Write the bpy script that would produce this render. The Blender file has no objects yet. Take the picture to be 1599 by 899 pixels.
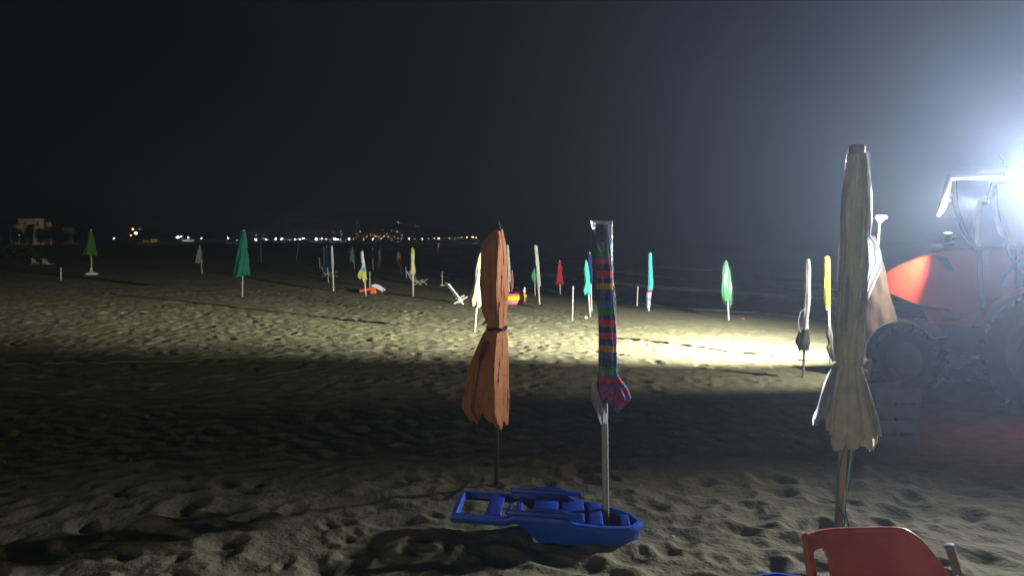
import bpy, math, random
import numpy as np
R = math.radians
random.seed(7)
rng = np.random.default_rng(7)

# ------------------------------------------------------------------ camera, world, light, exposure
sc = bpy.context.scene
F, CX, CY, HORIZ = 1200.0, 799.5, 449.5, 374.5        # photograph pixels
CAMH = 1.65
PITCH = math.atan((CY - HORIZ) / F)
cam_d = bpy.data.cameras.new('camera'); cam = bpy.data.objects.new('camera', cam_d)
sc.collection.objects.link(cam); sc.camera = cam
cam_d.sensor_width = 36; cam_d.lens = F / 1599 * 36
cam_d.clip_start = .05; cam_d.clip_end = 20000
cam.location = (0, 0, CAMH); cam.rotation_euler = (math.pi/2 - PITCH, 0, 0)

w = bpy.data.worlds.new('World'); sc.world = w; w.use_nodes = True
wn = w.node_tree
sky = wn.nodes.new('ShaderNodeTexSky'); sky.sky_type = 'NISHITA'; sky.sun_disc = False
sky.sun_elevation = R(-4); sky.sun_rotation = R(200)
bg = wn.nodes['Background']; wn.links.new(sky.outputs[0], bg.inputs[0]); bg.inputs[1].default_value = .06
ambient_fill = bpy.data.lights.new('ambient_fill', 'SUN'); ambient_fill.energy = 1.6; ambient_fill.angle = R(12); ambient_fill.color = (1, .95, .72)
mo = bpy.data.objects.new('ambient_fill', ambient_fill); sc.collection.objects.link(mo)
mo.rotation_euler = (R(85.7), 0, R(-24))               # fill sun added for ambient light, from behind the camera, left
sc.view_settings.view_transform = 'Standard'; sc.view_settings.look = 'None'
sc.view_settings.exposure = 0; sc.view_settings.gamma = 1; sc.view_settings.use_curve_mapping = False
cy = sc.cycles
cy.use_denoising = True; cy.max_bounces = 5; cy.diffuse_bounces = 2; cy.glossy_bounces = 2; cy.transparent_max_bounces = 12
cy.volume_bounces = 0; cy.sample_clamp_indirect = .25; cy.use_light_tree = False

P_MAIN, P_LEFT, P_RAIL_FILL, P_REAR, P_TAIL = 17000.0, 260.0, 60.0, 6800.0, 34.0
LAMP_COL = (1, .99, .81)
GLARE_HAZE = .0035

# ------------------------------------------------------------------ pixel <-> place
cp, sp = math.cos(PITCH), math.sin(PITCH)
def ray(px, py):
    x, y = (px - CX) / F, (CY - py) / F
    return np.array([x, cp + y * sp, -sp + y * cp])
def at(px, py, Y):
    d = ray(px, py); t = Y / d[1]
    return np.array([d[0] * t, Y, CAMH + d[2] * t])
SHORE = np.array([(70, -60), (40, -12), (25, 4.5), (8.7, 20.8), (4.2, 25.3), (-.4, 34), (-4.5, 47), (-12, 72), (-27, 130),
                  (-50, 230), (-62, 330), (-52, 410), (-22, 490), (24, 590)], float)
SEA = -.5
def shore_s(x, y):
    """metres inland of the water's edge (negative out at sea)"""
    x = np.asarray(x, float); y = np.asarray(y, float)
    best = np.full(x.shape, 1e18); sg = np.ones(x.shape)
    for a, b in zip(SHORE[:-1], SHORE[1:]):
        d = b - a; L2 = d @ d
        t = np.clip(((x - a[0]) * d[0] + (y - a[1]) * d[1]) / L2, 0, 1)
        qx, qy = x - a[0] - t * d[0], y - a[1] - t * d[1]
        D = qx * qx + qy * qy
        side = d[0] * qy - d[1] * qx
        m = D < best
        best = np.where(m, D, best); sg = np.where(m, np.where(side > 0, 1., -1.), sg)
    return np.sqrt(best) * sg
def ground0(x, y):
    s = shore_s(x, y)
    u = np.clip(s, 0, 18) / 18
    z = SEA + .5 * (u * (1.5 - .5 * u * u)) - .06 * np.clip(-s, 0, 70)
    return z
def hill(x, y):
    px = x / np.maximum(y, 1)
    ridge = 62 + 42 * np.exp(-((px + .19) / .10) ** 2) + 26 * np.exp(-((px + .52) / .16) ** 2) + 7 * np.sin(px * 31) + 4 * np.sin(px * 77 + 1)
    return .32 * ridge * np.clip((y - 560) / 290, 0, 1) ** .8
def gz(x, y):
    return float(ground0(np.array([x]), np.array([y]))[0])
def on_ground(px, py):
    d = ray(px, py); z = 0.
    for _ in range(60):
        if d[2] > -1e-4: break
        t = (z - CAMH) / d[2]
        nz = gz(d[0] * t, d[1] * t)
        if abs(nz - z) < 1e-4: break
        z = .5 * z + .5 * nz
    return np.array([d[0] * t, d[1] * t, gz(d[0] * t, d[1] * t)])

# ------------------------------------------------------------------ materials
MATS = {}
def nodes_of(m):
    m.use_nodes = True
    return m.node_tree, m.node_tree.nodes['Principled BSDF']
def mat(name, col, rough=.6, var=.12, scale=8., bump=0., metal=0., spec=.4, transl=0., stops=None, attr='t', bscale=None):
    if name in MATS: return MATS[name]
    m = bpy.data.materials.new(name); nt, b = nodes_of(m); N, L = nt.nodes, nt.links
    tc = N.new('ShaderNodeTexCoord'); nz = N.new('ShaderNodeTexNoise')
    nz.inputs['Scale'].default_value = scale; nz.inputs['Detail'].default_value = 5
    L.new(tc.outputs['Object'], nz.inputs['Vector'])
    mp = N.new('ShaderNodeMapRange'); mp.inputs[1].default_value = .3; mp.inputs[2].default_value = .7
    mp.inputs[3].default_value = 1 - var; mp.inputs[4].default_value = 1 + var
    L.new(nz.outputs['Fac'], mp.inputs[0])
    mx = N.new('ShaderNodeMix'); mx.data_type = 'RGBA'; mx.blend_type = 'MULTIPLY'; mx.inputs[0].default_value = 1
    mx.inputs[6].default_value = (*col, 1)
    if stops:
        at_ = N.new('ShaderNodeAttribute'); at_.attribute_name = attr
        rp = N.new('ShaderNodeValToRGB'); rp.color_ramp.interpolation = 'CONSTANT'
        e = rp.color_ramp.elements
        while len(e) > 1: e.remove(e[-1])
        e[0].position = stops[0][0]; e[0].color = (*stops[0][1], 1)
        for p, c in stops[1:]:
            q = e.new(p); q.color = (*c, 1)
        L.new(at_.outputs['Fac'], rp.inputs[0]); L.new(rp.outputs[0], mx.inputs[6])
    L.new(mp.outputs[0], mx.inputs[7]); L.new(mx.outputs[2], b.inputs['Base Color'])
    b.inputs['Roughness'].default_value = rough; b.inputs['Metallic'].default_value = metal
    b.inputs['Specular IOR Level'].default_value = spec
    if bump:
        n2 = N.new('ShaderNodeTexNoise'); n2.inputs['Scale'].default_value = bscale or scale * 6; n2.inputs['Detail'].default_value = 4
        L.new(tc.outputs['Object'], n2.inputs['Vector'])
        bp = N.new('ShaderNodeBump'); bp.inputs['Strength'].default_value = bump; bp.inputs['Distance'].default_value = .02
        L.new(n2.outputs['Fac'], bp.inputs['Height']); L.new(bp.outputs[0], b.inputs['Normal'])
    if transl:
        tr = N.new('ShaderNodeBsdfTranslucent'); L.new(mx.outputs[2], tr.inputs['Color'])
        ms = N.new('ShaderNodeMixShader'); ms.inputs[0].default_value = transl
        L.new(b.outputs[0], ms.inputs[1]); L.new(tr.outputs[0], ms.inputs[2])
        L.new(ms.outputs[0], N['Material Output'].inputs['Surface'])
    MATS[name] = m
    return m
def fabric(name, col, **k):
    k.setdefault('transl', .22)
    return mat('fabric_' + name, col, rough=.85, var=.16, scale=14, bump=.35, bscale=60, spec=.15, **k)
def emis(name, col, strength, sample=False):
    if name in MATS: return MATS[name]
    m = bpy.data.materials.new(name); nt, b = nodes_of(m)
    b.inputs['Base Color'].default_value = (*col, 1)
    b.inputs['Emission Color'].default_value = (*col, 1); b.inputs['Emission Strength'].default_value = strength
    if not sample: m.cycles.emission_sampling = 'NONE'
    MATS[name] = m
    return m
def film(name, opac=.14, col=(.9, .92, .95), milky=.08):
    m = bpy.data.materials.new(name); m.use_nodes = True; nt = m.node_tree; N, L = nt.nodes, nt.links; N.clear()
    out = N.new('ShaderNodeOutputMaterial'); tr = N.new('ShaderNodeBsdfTransparent'); gl = N.new('ShaderNodeBsdfGlossy')
    gl.inputs['Roughness'].default_value = .22; df = N.new('ShaderNodeBsdfDiffuse'); df.inputs[0].default_value = (*col, 1)
    tl = N.new('ShaderNodeBsdfTranslucent'); tl.inputs[0].default_value = (*col, 1)
    tc = N.new('ShaderNodeTexCoord'); mpg = N.new('ShaderNodeMapping'); mpg.inputs['Scale'].default_value = (22, 22, 3)
    nz = N.new('ShaderNodeTexNoise'); nz.inputs['Scale'].default_value = 1.6; nz.inputs['Detail'].default_value = 6
    L.new(tc.outputs['Object'], mpg.inputs[0]); L.new(mpg.outputs[0], nz.inputs['Vector'])
    bp = N.new('ShaderNodeBump'); bp.inputs['Strength'].default_value = .8; bp.inputs['Distance'].default_value = .03
    L.new(nz.outputs['Fac'], bp.inputs['Height'])
    for n in (gl, df, tl): L.new(bp.outputs[0], n.inputs['Normal'])
    md = N.new('ShaderNodeMixShader'); md.inputs[0].default_value = .5; L.new(df.outputs[0], md.inputs[1]); L.new(tl.outputs[0], md.inputs[2])
    m1 = N.new('ShaderNodeMixShader'); m1.inputs[0].default_value = opac; L.new(tr.outputs[0], m1.inputs[1]); L.new(gl.outputs[0], m1.inputs[2])
    m2 = N.new('ShaderNodeMixShader'); m2.inputs[0].default_value = milky; L.new(m1.outputs[0], m2.inputs[1]); L.new(md.outputs[0], m2.inputs[2])
    L.new(m2.outputs[0], out.inputs['Surface'])
    return m
M_POLE = mat('painted_pole', (.5, .5, .47), .45, .1, 20)
M_POLEG = mat('grey_pole', (.30, .30, .31), .5, .15, 20)
M_WOOD = mat('wood_pole', (.36, .22, .13), .7, .25, 30)
M_DARKPL = mat('dark_plastic', (.025, .025, .028), .5, .15)
M_CORD = mat('cord', (.03, .02, .02), .8, .1)
M_WHITEPL = mat('white_plastic', (.75, .75, .76), .4, .06)

# ------------------------------------------------------------------ mesh building
def link(o): sc.collection.objects.link(o); return o
def tag(o, label, cat, group=None, kind=None):
    if label: o['label'] = label
    if cat: o['category'] = cat
    if group: o['group'] = group
    if kind: o['kind'] = kind
    return o
def thing(name, loc, label, cat, group=None, rz=0):
    o = bpy.data.objects.new(name, None); o.empty_display_size = .1
    o.location = loc; o.rotation_euler = (0, 0, rz); link(o)
    return tag(o, label, cat, group)
class MB:
    def __init__(s): s.v, s.f, s.a = [], [], []
    def grid(s, P, closed_u=False, closed_v=False, A=None):
        """P: rows x cols x 3"""
        n0 = len(s.v); r, c = len(P), len(P[0])
        for i in range(r):
            for j in range(c):
                s.v.append(tuple(P[i][j])); s.a.append(A[i][j] if A is not None else 0.)
        for i in range(r if closed_v else r - 1):
            for j in range(c if closed_u else c - 1):
                i2, j2 = (i + 1) % r, (j + 1) % c
                s.f.append((n0 + i*c + j, n0 + i*c + j2, n0 + i2*c + j2, n0 + i2*c + j))
        return n0
    def cap(s, idx): s.f.append(tuple(idx))
    def tube(s, pts, rad, n=10, caps=True):
        pts = [np.array(p, float) for p in pts]
        if not hasattr(rad, '__len__'): rad = [rad] * len(pts)
        rows = []; up0 = None
        for i, p in enumerate(pts):
            t = pts[min(i+1, len(pts)-1)] - pts[max(i-1, 0)]; t = t / (np.linalg.norm(t) + 1e-9)
            if up0 is None:
                up0 = np.array([0, 0, 1.]) if abs(t[2]) < .9 else np.array([1., 0, 0])
            a = np.cross(t, up0); a /= np.linalg.norm(a) + 1e-9; b = np.cross(t, a); up0 = -b if False else np.cross(a, t)
            rows.append([p + rad[i] * (math.cos(2*math.pi*k/n) * a + math.sin(2*math.pi*k/n) * b) for k in range(n)])
        n0 = s.grid(rows, closed_u=True)
        if caps:
            s.cap([n0 + k for k in range(n)][::-1]); m = n0 + (len(pts)-1)*n; s.cap([m + k for k in range(n)])
        return s
    def box(s, c, size, rot=None, bev=0.):
        c = np.array(c, float); h = np.array(size, float) / 2
        Rm = np.eye(3) if rot is None else rot
        if bev <= 0:
            n0 = len(s.v)
            for sx in (-1, 1):
                for sy in (-1, 1):
                    for sz in (-1, 1): s.v.append(tuple(c + Rm @ (h * (sx, sy, sz)))); s.a.append(0.)
            for q in ((0,1,3,2),(4,6,7,5),(0,4,5,1),(2,3,7,6),(0,2,6,4),(1,5,7,3)): s.f.append(tuple(n0 + i for i in q))
            return s
        bev = min(bev, h.min() * .9); rows = []           # rounded slab: rings from bottom to top
        for z, ins in ((-h[2], bev), (-h[2] + bev*.3, bev*.3), (-h[2] + bev, 0), (h[2] - bev, 0), (h[2] - bev*.3, bev*.3), (h[2], bev)):
            ring = []
            for qx, qy, a0 in ((1, 1, 0), (-1, 1, 90), (-1, -1, 180), (1, -1, 270)):
                for k in range(4):
                    a = R(a0 + k * 30); r = max(bev - ins, 0)
                    ring.append(c + Rm @ np.array([qx*(h[0]-bev) + r*math.cos(a), qy*(h[1]-bev) + r*math.sin(a), z]))
            rows.append(ring)
        n0 = s.grid(rows, closed_u=True); n = 16
        s.cap([n0 + k for k in range(n)][::-1]); s.cap([n0 + 5*n + k for k in range(n)])
        return s
    def lathe(s, prof, axis_o, axis, n=32, closed=False):
        o = np.array(axis_o, float); ax = np.array(axis, float); ax /= np.linalg.norm(ax)
        u = np.cross(ax, (0, 0, 1.) if abs(ax[2]) < .9 else (1., 0, 0)); u /= np.linalg.norm(u); v = np.cross(ax, u)
        rows = [[o + ax*h + r*(math.cos(2*math.pi*k/n)*u + math.sin(2*math.pi*k/n)*v) for k in range(n)] for h, r in prof]
        s.grid(rows, closed_u=True, closed_v=closed)
        return s
    def prism(s, poly, z0, z1, fn):
        """poly: 2-D outline, fn(x, y, h) -> 3-D"""
        n0 = len(s.v); n = len(poly)
        for h in (z0, z1):
            for x, y in poly: s.v.append(tuple(fn(x, y, h))); s.a.append(0.)
        s.cap([n0 + i for i in range(n)][::-1]); s.cap([n0 + n + i for i in range(n)])
        for i in range(n): s.f.append((n0 + i, n0 + (i+1) % n, n0 + n + (i+1) % n, n0 + n + i))
        return s
    def build(s, name, m, parent=None, smooth=True, local=False, sharp=40):
        off = np.zeros(3) if (parent is None or local) else np.array(world_loc(parent))
        me = bpy.data.meshes.new(name)
        me.from_pydata([tuple(np.array(p) - off) for p in s.v], [], s.f); me.update()
        if any(s.a):
            at_ = me.attributes.new('t', 'FLOAT', 'POINT'); at_.data.foreach_set('value', np.array(s.a, np.float32))
        me.materials.append(m)
        if smooth:
            me.polygons.foreach_set('use_smooth', [True] * len(me.polygons))
            try: me.set_sharp_from_angle(angle=R(sharp))
            except Exception: pass
        o = bpy.data.objects.new(name, me); link(o)
        if parent: o.parent = parent
        return o
def world_loc(o):
    l = np.zeros(3)
    while o is not None: l = l + np.array(o.location); o = o.parent
    return l
def rotz(a): c, s_ = math.cos(a), math.sin(a); return np.array([[c, -s_, 0], [s_, c, 0], [0, 0, 1.]])
def roty(a): c, s_ = math.cos(a), math.sin(a); return np.array([[c, 0, s_], [0, 1, 0], [-s_, 0, c]])
def rotx(a): c, s_ = math.cos(a), math.sin(a); return np.array([[1, 0, 0], [0, c, -s_], [0, s_, c]])
def copy_tree(o, parent=None):
    c = o.copy(); link(c); c.parent = parent
    for ch in list(o.children): copy_tree(ch, c)
    return c

# ------------------------------------------------------------------ beach (one sheet, fine near the camera)
def hash2(i, j, k):
    h = (i.astype(np.int64) * 73856093) ^ (j.astype(np.int64) * 19349663) ^ (k * 83492791)
    h = (h ^ (h >> 13)) * 1274126177 & 0x7fffffff
    return ((h ^ (h >> 9)) % 100003) / 100003.
def vnoise(x, y, k):
    i, j = np.floor(x), np.floor(y); fx, fy = x - i, y - j
    fx = fx*fx*(3-2*fx); fy = fy*fy*(3-2*fy)
    a, b = hash2(i, j, k), hash2(i+1, j, k); c, d = hash2(i, j+1, k), hash2(i+1, j+1, k)
    return (a*(1-fx) + b*fx)*(1-fy) + (c*(1-fx) + d*fx)*fy - .5
def pits(x, y, cell, k, dens, sharp=False):
    out = np.zeros_like(x); ci, cj = np.floor(x/cell), np.floor(y/cell)
    for di in (-1, 0, 1):
        for dj in (-1, 0, 1):
            i, j = ci + di, cj + dj
            ox = (i + hash2(i, j, k)) * cell; oy = (j + hash2(i, j, k+1)) * cell
            an = hash2(i, j, k+2) * 6.283; on = hash2(i, j, k+3) < dens; sz = .6 + .6*hash2(i, j, k+4)
            dx, dy = x - ox, y - oy
            u = (dx*np.cos(an) + dy*np.sin(an)) / (cell*.42*sz); v = (-dx*np.sin(an) + dy*np.cos(an)) / (cell*.25*sz)
            r2 = u*u + v*v
            if sharp: out += np.where(on, -np.exp(-r2*r2*1.5) + .25*np.exp(-(np.sqrt(r2) - 1.25)**2 * 9), 0) * sz; continue
            out += np.where(on, -np.exp(-r2*1.6) + .55*np.exp(-(np.sqrt(r2) - 1.35)**2 * 5), 0) * sz
    return out
RUTS = [(on_ground(330, 446)[:2], on_ground(720, 500)[:2]), (on_ground(400, 443)[:2], on_ground(800, 494)[:2])]
def relief(x, y, r):
    z = .020*pits(x, y, .39, 11, .75) + .026*pits(x + 7.3, y - 3.1, .27, 31, .48, True)*(.18 + .82*np.clip((r - 5.5)/5, 0, 1)) + (.022*vnoise(x/.42, y/.42, 8) + .03*np.abs(vnoise(x/.2 + 3, y/.2, 9)) + .016*pits(x - 5, y + 2, .26, 71, .7))*np.clip((9 - r)/4, 0, 1)
    z += .03*vnoise(x/.9, y/.9, 3) + .014*vnoise(x/.35, y/.35, 4) + .011*vnoise(x/.12, y/.12, 5) + .007*vnoise(x/.05, y/.05, 6)
    for a, b in RUTS:
        d = b - a; L = np.linalg.norm(d); d = d / L
        t = (x-a[0])*d[0] + (y-a[1])*d[1]; q = np.abs(-(x-a[0])*d[1] + (y-a[1])*d[0] + .1*np.sin(t*.7))
        ok = (t > -4) & (t < L + 2)
        z += np.where(ok, -.07*np.exp(-(q/.14)**2) + .04*np.exp(-((q-.27)/.1)**2), 0)
    return z
def make_beach():
    th = np.concatenate([np.linspace(-180, -52, 40)[:-1], np.linspace(-52, 52, 900), np.linspace(52, 180, 40)[1:-1]]) * math.pi/180
    rr = [0.25]
    while rr[-1] < 1.8: rr.append(rr[-1] * 1.12)
    while rr[-1] < 42: rr.append(rr[-1] * (1 + .0037))
    while rr[-1] < 7000: rr.append(rr[-1] * 1.06)
    rr = np.array(rr); nr, nt_ = len(rr), len(th)
    rg, tg = np.meshgrid(rr, th, indexing='ij'); x = rg*np.sin(tg); y = rg*np.cos(tg)
    s = shore_s(x, y); z = ground0(x, y)
    fade = np.clip((60 - rg)/25, 0, 1) * np.clip(s/5, 0, 1)
    z = z + relief(x, y, rg) * (.25 + .75*np.clip(s/10, 0, 1)) * fade
    z = np.where(s < -60, np.minimum(z, -4.), z)
    co = np.concatenate([[[0, 0, 0]], np.stack([x, y, z], -1).reshape(-1, 3)]).astype(np.float32)
    i, j = np.meshgrid(np.arange(nr-1), np.arange(nt_), indexing='ij'); j2 = (j+1) % nt_
    q = np.stack([1+i*nt_+j, 1+i*nt_+j2, 1+(i+1)*nt_+j2, 1+(i+1)*nt_+j], -1).reshape(-1, 4)[:, ::-1]
    tri = np.array([(0, 1+(k+1) % nt_, 1+k) for k in range(nt_)])[:, ::-1]
    me = bpy.data.meshes.new('beach_sand')
    me.vertices.add(len(co)); me.vertices.foreach_set('co', co.ravel())
    li = np.concatenate([q.ravel(), tri.ravel()]).astype(np.int32)
    me.loops.add(len(li)); me.loops.foreach_set('vertex_index', li)
    ls = np.concatenate([np.arange(len(q))*4, len(q)*4 + np.arange(len(tri))*3]).astype(np.int32)
    me.polygons.add(len(ls)); me.polygons.foreach_set('loop_start', ls)
    me.update(calc_edges=True); me.validate()
    me.polygons.foreach_set('use_smooth', np.ones(len(me.polygons), bool))
    a = me.attributes.new('s', 'FLOAT', 'POINT'); a.data.foreach_set('value', np.concatenate([[20], s.ravel()]).astype(np.float32))
    m = bpy.data.materials.new('sand'); nt, b = nodes_of(m); N, L = nt.nodes, nt.links
    tc = N.new('ShaderNodeTexCoord')
    def noise(sc_, det=6):
        n = N.new('ShaderNodeTexNoise'); n.inputs['Scale'].default_value = sc_; n.inputs['Detail'].default_value = det
        L.new(tc.outputs['Object'], n.inputs['Vector']); return n
    n1, n2, n3 = noise(.7), noise(9), noise(160, 3)
    r1 = N.new('ShaderNodeValToRGB'); r1.color_ramp.elements[0].position = .3; r1.color_ramp.elements[1].position = .72
    r1.color_ramp.elements[0].color = (.20, .185, .12, 1); r1.color_ramp.elements[1].color = (.315, .30, .195, 1)
    ad = N.new('ShaderNodeMath'); ad.operation = 'ADD'; ad.use_clamp = False
    ml = N.new('ShaderNodeMath'); ml.operation = 'MULTIPLY'; ml.inputs[1].default_value = .5
    L.new(n1.outputs[0], ad.inputs[0]); L.new(n2.outputs[0], ad.inputs[1]); L.new(ad.outputs[0], ml.inputs[0]); L.new(ml.outputs[0], r1.inputs[0])
    rs = N.new('ShaderNodeValToRGB'); rs.color_ramp.elements[0].position = .27; rs.color_ramp.elements[1].position = .36
    rs.color_ramp.elements[0].color = (.3, .27, .25, 1); rs.color_ramp.elements[1].color = (1, 1, 1, 1)
    L.new(n3.outputs[0], rs.inputs[0])
    mx = N.new('ShaderNodeMix'); mx.data_type = 'RGBA'; mx.blend_type = 'MULTIPLY'; mx.inputs[0].default_value = 1
    L.new(r1.outputs[0], mx.inputs[6]); L.new(rs.outputs[0], mx.inputs[7])
    sa = N.new('ShaderNodeAttribute'); sa.attribute_name = 's'
    wr = N.new('ShaderNodeMapRange'); wr.inputs[1].default_value = .6; wr.inputs[2].default_value = 2.6; wr.inputs[3].default_value = .38; wr.inputs[4].default_value = 1
    L.new(sa.outputs['Fac'], wr.inputs[0])                    # wet strip at the water's edge
    mw = N.new('ShaderNodeMix'); mw.data_type = 'RGBA'; mw.blend_type = 'MULTIPLY'; mw.inputs[0].default_value = 1
    L.new(mx.outputs[2], mw.inputs[6]); L.new(wr.outputs[0], mw.inputs[7]); L.new(mw.outputs[2], b.inputs['Base Color'])
    b.inputs['Roughness'].default_value = .95; b.inputs['Specular IOR Level'].default_value = .1
    bp = N.new('ShaderNodeBump'); bp.inputs['Strength'].default_value = .8; bp.inputs['Distance'].default_value = .014
    n4 = noise(34, 6); L.new(n4.outputs[0], bp.inputs['Height']); L.new(bp.outputs[0], b.inputs['Normal'])
    me.materials.append(m)
    o = link(bpy.data.objects.new('beach_sand', me)); o['kind'] = 'structure'
    return o
make_beach()
def sand_z(x, y):
    X, Y = np.array([float(x)]), np.array([float(y)]); r = np.hypot(X, Y); s = shore_s(X, Y)
    f = np.clip((60 - r)/25, 0, 1) * np.clip(s/5, 0, 1) * (.25 + .75*np.clip(s/10, 0, 1))
    return float(ground0(X, Y)[0] + (relief(X, Y, r)*f)[0])

# ------------------------------------------------------------------ sea
def make_sea():
    th = np.concatenate([np.linspace(-180, -50, 30)[:-1], np.linspace(-50, 58, 520), np.linspace(58, 180, 30)[1:]]) * math.pi/180
    rr = [8.]
    while rr[-1] < 75: rr.append(rr[-1] * 1.0065)
    while rr[-1] < 9000: rr.append(rr[-1] * 1.07)
    rg, tg = np.meshgrid(np.array(rr), th, indexing='ij'); X = rg*np.sin(tg); Y = rg*np.cos(tg)
    n, m = X.shape; of = -shore_s(X, Y)
    wob = 2.2*vnoise(X/7, Y/7, 41) + .7*vnoise(X/2.2, Y/2.2, 42)
    Z = np.full(X.shape, SEA); foam = np.zeros(X.shape)
    for o0, h, wd, k in ((.5, .05, .35, 51), (6.2, .22, .6, 52), (11.5, .13, .9, 53), (17.5, .2, 1.0, 54)):
        q = (of - o0 - wob) / wd
        st = np.clip(.55 + 1.2*vnoise(X/6, Y/6, k), 0, 1)
        Z += h*st*np.exp(-q*q)*np.where(of > -1, 1, .2)
        foam = np.maximum(foam, np.exp(-((q + .35)/.75)**2) * st * np.where(h < .1, .8, 1))
    Z += .05*vnoise(X/1.3, Y/1.3, 61) + .03*vnoise(X/.5, Y/.5, 62)
    Z = np.where(of > 60, SEA, Z); foam = np.where(of > 30, 0, foam)
    me = bpy.data.meshes.new('sea'); co = np.stack([X, Y, Z], -1).reshape(-1, 3)
    i, j = np.meshgrid(np.arange(n-1), np.arange(m-1), indexing='ij')
    f = np.stack([i*m+j, i*m+j+1, (i+1)*m+j+1, (i+1)*m+j], -1).reshape(-1, 4)
    me.from_pydata(co.tolist(), [], f.tolist()); me.update()
    me.polygons.foreach_set('use_smooth', [True]*len(me.polygons))
    a = me.attributes.new('foam', 'FLOAT', 'POINT'); a.data.foreach_set('value', foam.ravel().astype(np.float32))
    mt = bpy.data.materials.new('sea_water'); nt, b = nodes_of(mt); N, L = nt.nodes, nt.links
    at_ = N.new('ShaderNodeAttribute'); at_.attribute_name = 'foam'
    tc = N.new('ShaderNodeTexCoord'); nz = N.new('ShaderNodeTexNoise'); nz.inputs['Scale'].default_value = 1.3; nz.inputs['Detail'].default_value = 8; nz.inputs['Roughness'].default_value = .7
    L.new(tc.outputs['Object'], nz.inputs['Vector'])
    mu = N.new('ShaderNodeMath'); mu.operation = 'MULTIPLY'; L.new(at_.outputs['Fac'], mu.inputs[0]); L.new(nz.outputs[0], mu.inputs[1])
    rp = N.new('ShaderNodeMapRange'); rp.inputs[1].default_value = .15; rp.inputs[2].default_value = .75; L.new(mu.outputs[0], rp.inputs[0])
    mx = N.new('ShaderNodeMix'); mx.data_type = 'RGBA'; mx.inputs[6].default_value = (.012, .02, .03, 1); mx.inputs[7].default_value = (.55, .58, .6, 1)
    L.new(rp.outputs[0], mx.inputs[0]); L.new(mx.outputs[2], b.inputs['Base Color'])
    r2 = N.new('ShaderNodeMapRange'); r2.inputs[3].default_value = .18; r2.inputs[4].default_value = .9; L.new(rp.outputs[0], r2.inputs[0]); L.new(r2.outputs[0], b.inputs['Roughness'])
    n2 = N.new('ShaderNodeTexNoise'); n2.inputs['Scale'].default_value = 3; n2.inputs['Detail'].default_value = 6; L.new(tc.outputs['Object'], n2.inputs['Vector'])
    bp = N.new('ShaderNodeBump'); bp.inputs['Strength'].default_value = .6; bp.inputs['Distance'].default_value = .12
    L.new(n2.outputs[0], bp.inputs['Height']); L.new(bp.outputs[0], b.inputs['Normal'])
    b.inputs['IOR'].default_value = 1.33
    me.materials.append(mt)
    link(bpy.data.objects.new('sea', me))['kind'] = 'structure'
make_sea()

# ------------------------------------------------------------------ hills behind the town
def make_hills():
    xs = np.linspace(-.95, .02, 150); ys = np.linspace(560, 1000, 40); b = MB(); rows = []
    for yv in ys:
        taper = np.clip((.02 - xs)/.10, 0, 1)
        zz = hill(xs*yv, np.full_like(xs, yv))*taper*np.where(yv > 880, np.clip((1000-yv)/120, 0, 1), 1)
        rows.append([(x*yv, yv, z - .5) for x, z in zip(xs, zz)])
    b.grid(rows)
    o = b.build('hills', mat('hill_scrub', (.03, .04, .02), .95, .4, .01)); o['kind'] = 'structure'
make_hills()

# ------------------------------------------------------------------ closed beach umbrellas
def interp_rows(rows, M):
    ys = np.array([r[0] for r in rows], float); xl = np.array([r[1] for r in rows], float); xr = np.array([r[2] for r in rows], float)
    yy = np.linspace(ys[0], ys[-1], M)
    def sm(v):
        o = np.interp(yy, ys, v)
        o[1:-1] = .5*o[1:-1] + .25*(o[2:] + o[:-2]); return o
    return yy, sm(xl), sm(xr)
def cloth(rows, Y, name, m, parent, N=40, M=26, folds=7, amp=.26, hem=.0, seed=1, depth=.85, twist=1.2, close=True, sleeve=0., yshift=0., split=False, wrinkle=.06):
    """canopy gathered round the pole; rows are (y, left, right) outline pixels at depth Y"""
    yy, xl, xr = interp_rows(rows, M); r_ = np.random.default_rng(seed); Yc = Y + yshift
    ph = r_.random()*6.28; lob = r_.random(folds)*2 - 1
    P, A = [], []
    for i in range(M):
        t = i/(M-1); c = at((xl[i]+xr[i])/2, yy[i], Yc); e = at(xr[i], yy[i], Yc); hw = max(e[0]-c[0], .004)
        row, ar = [], []
        for k in range(N):
            p = 2*math.pi*k/N; q = p*folds + ph + twist*t*3 + .6*math.sin(2*p + seed)
            fr = abs(math.sin(q/2)); a = amp*(.35 + .65*t) if not sleeve else amp
            rad = 1 - a*(1 - fr)**1.3*1.6 + wrinkle*math.sin(3*p + 9*t + seed) + wrinkle*.8*math.sin(5*p - 17*t + 2*seed)
            rad = min(rad, 1.04)
            li = int(((q/ (2*math.pi)) % folds)); up = hem*(t**6)*(1 - fr + .5*lob[li % folds])
            row.append((c[0] + hw*rad*math.cos(p), c[1] + hw*depth*rad*math.sin(p), c[2] + up)); ar.append(min(max(t + 1e-3, 1e-3), 1))
        P.append(row); A.append(ar)
    b = MB(); n0 = b.grid(P, closed_u=True, A=A)
    if close:
        c = at((xl[0]+xr[0])/2, yy[0] - .4, Yc); b.v.append(tuple(c)); b.a.append(1e-3); ci = len(b.v)-1
        for k in range(N): b.f.append((ci, n0 + (k+1) % N, n0 + k))
    return b.build(name, m, parent, sharp=180)
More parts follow.
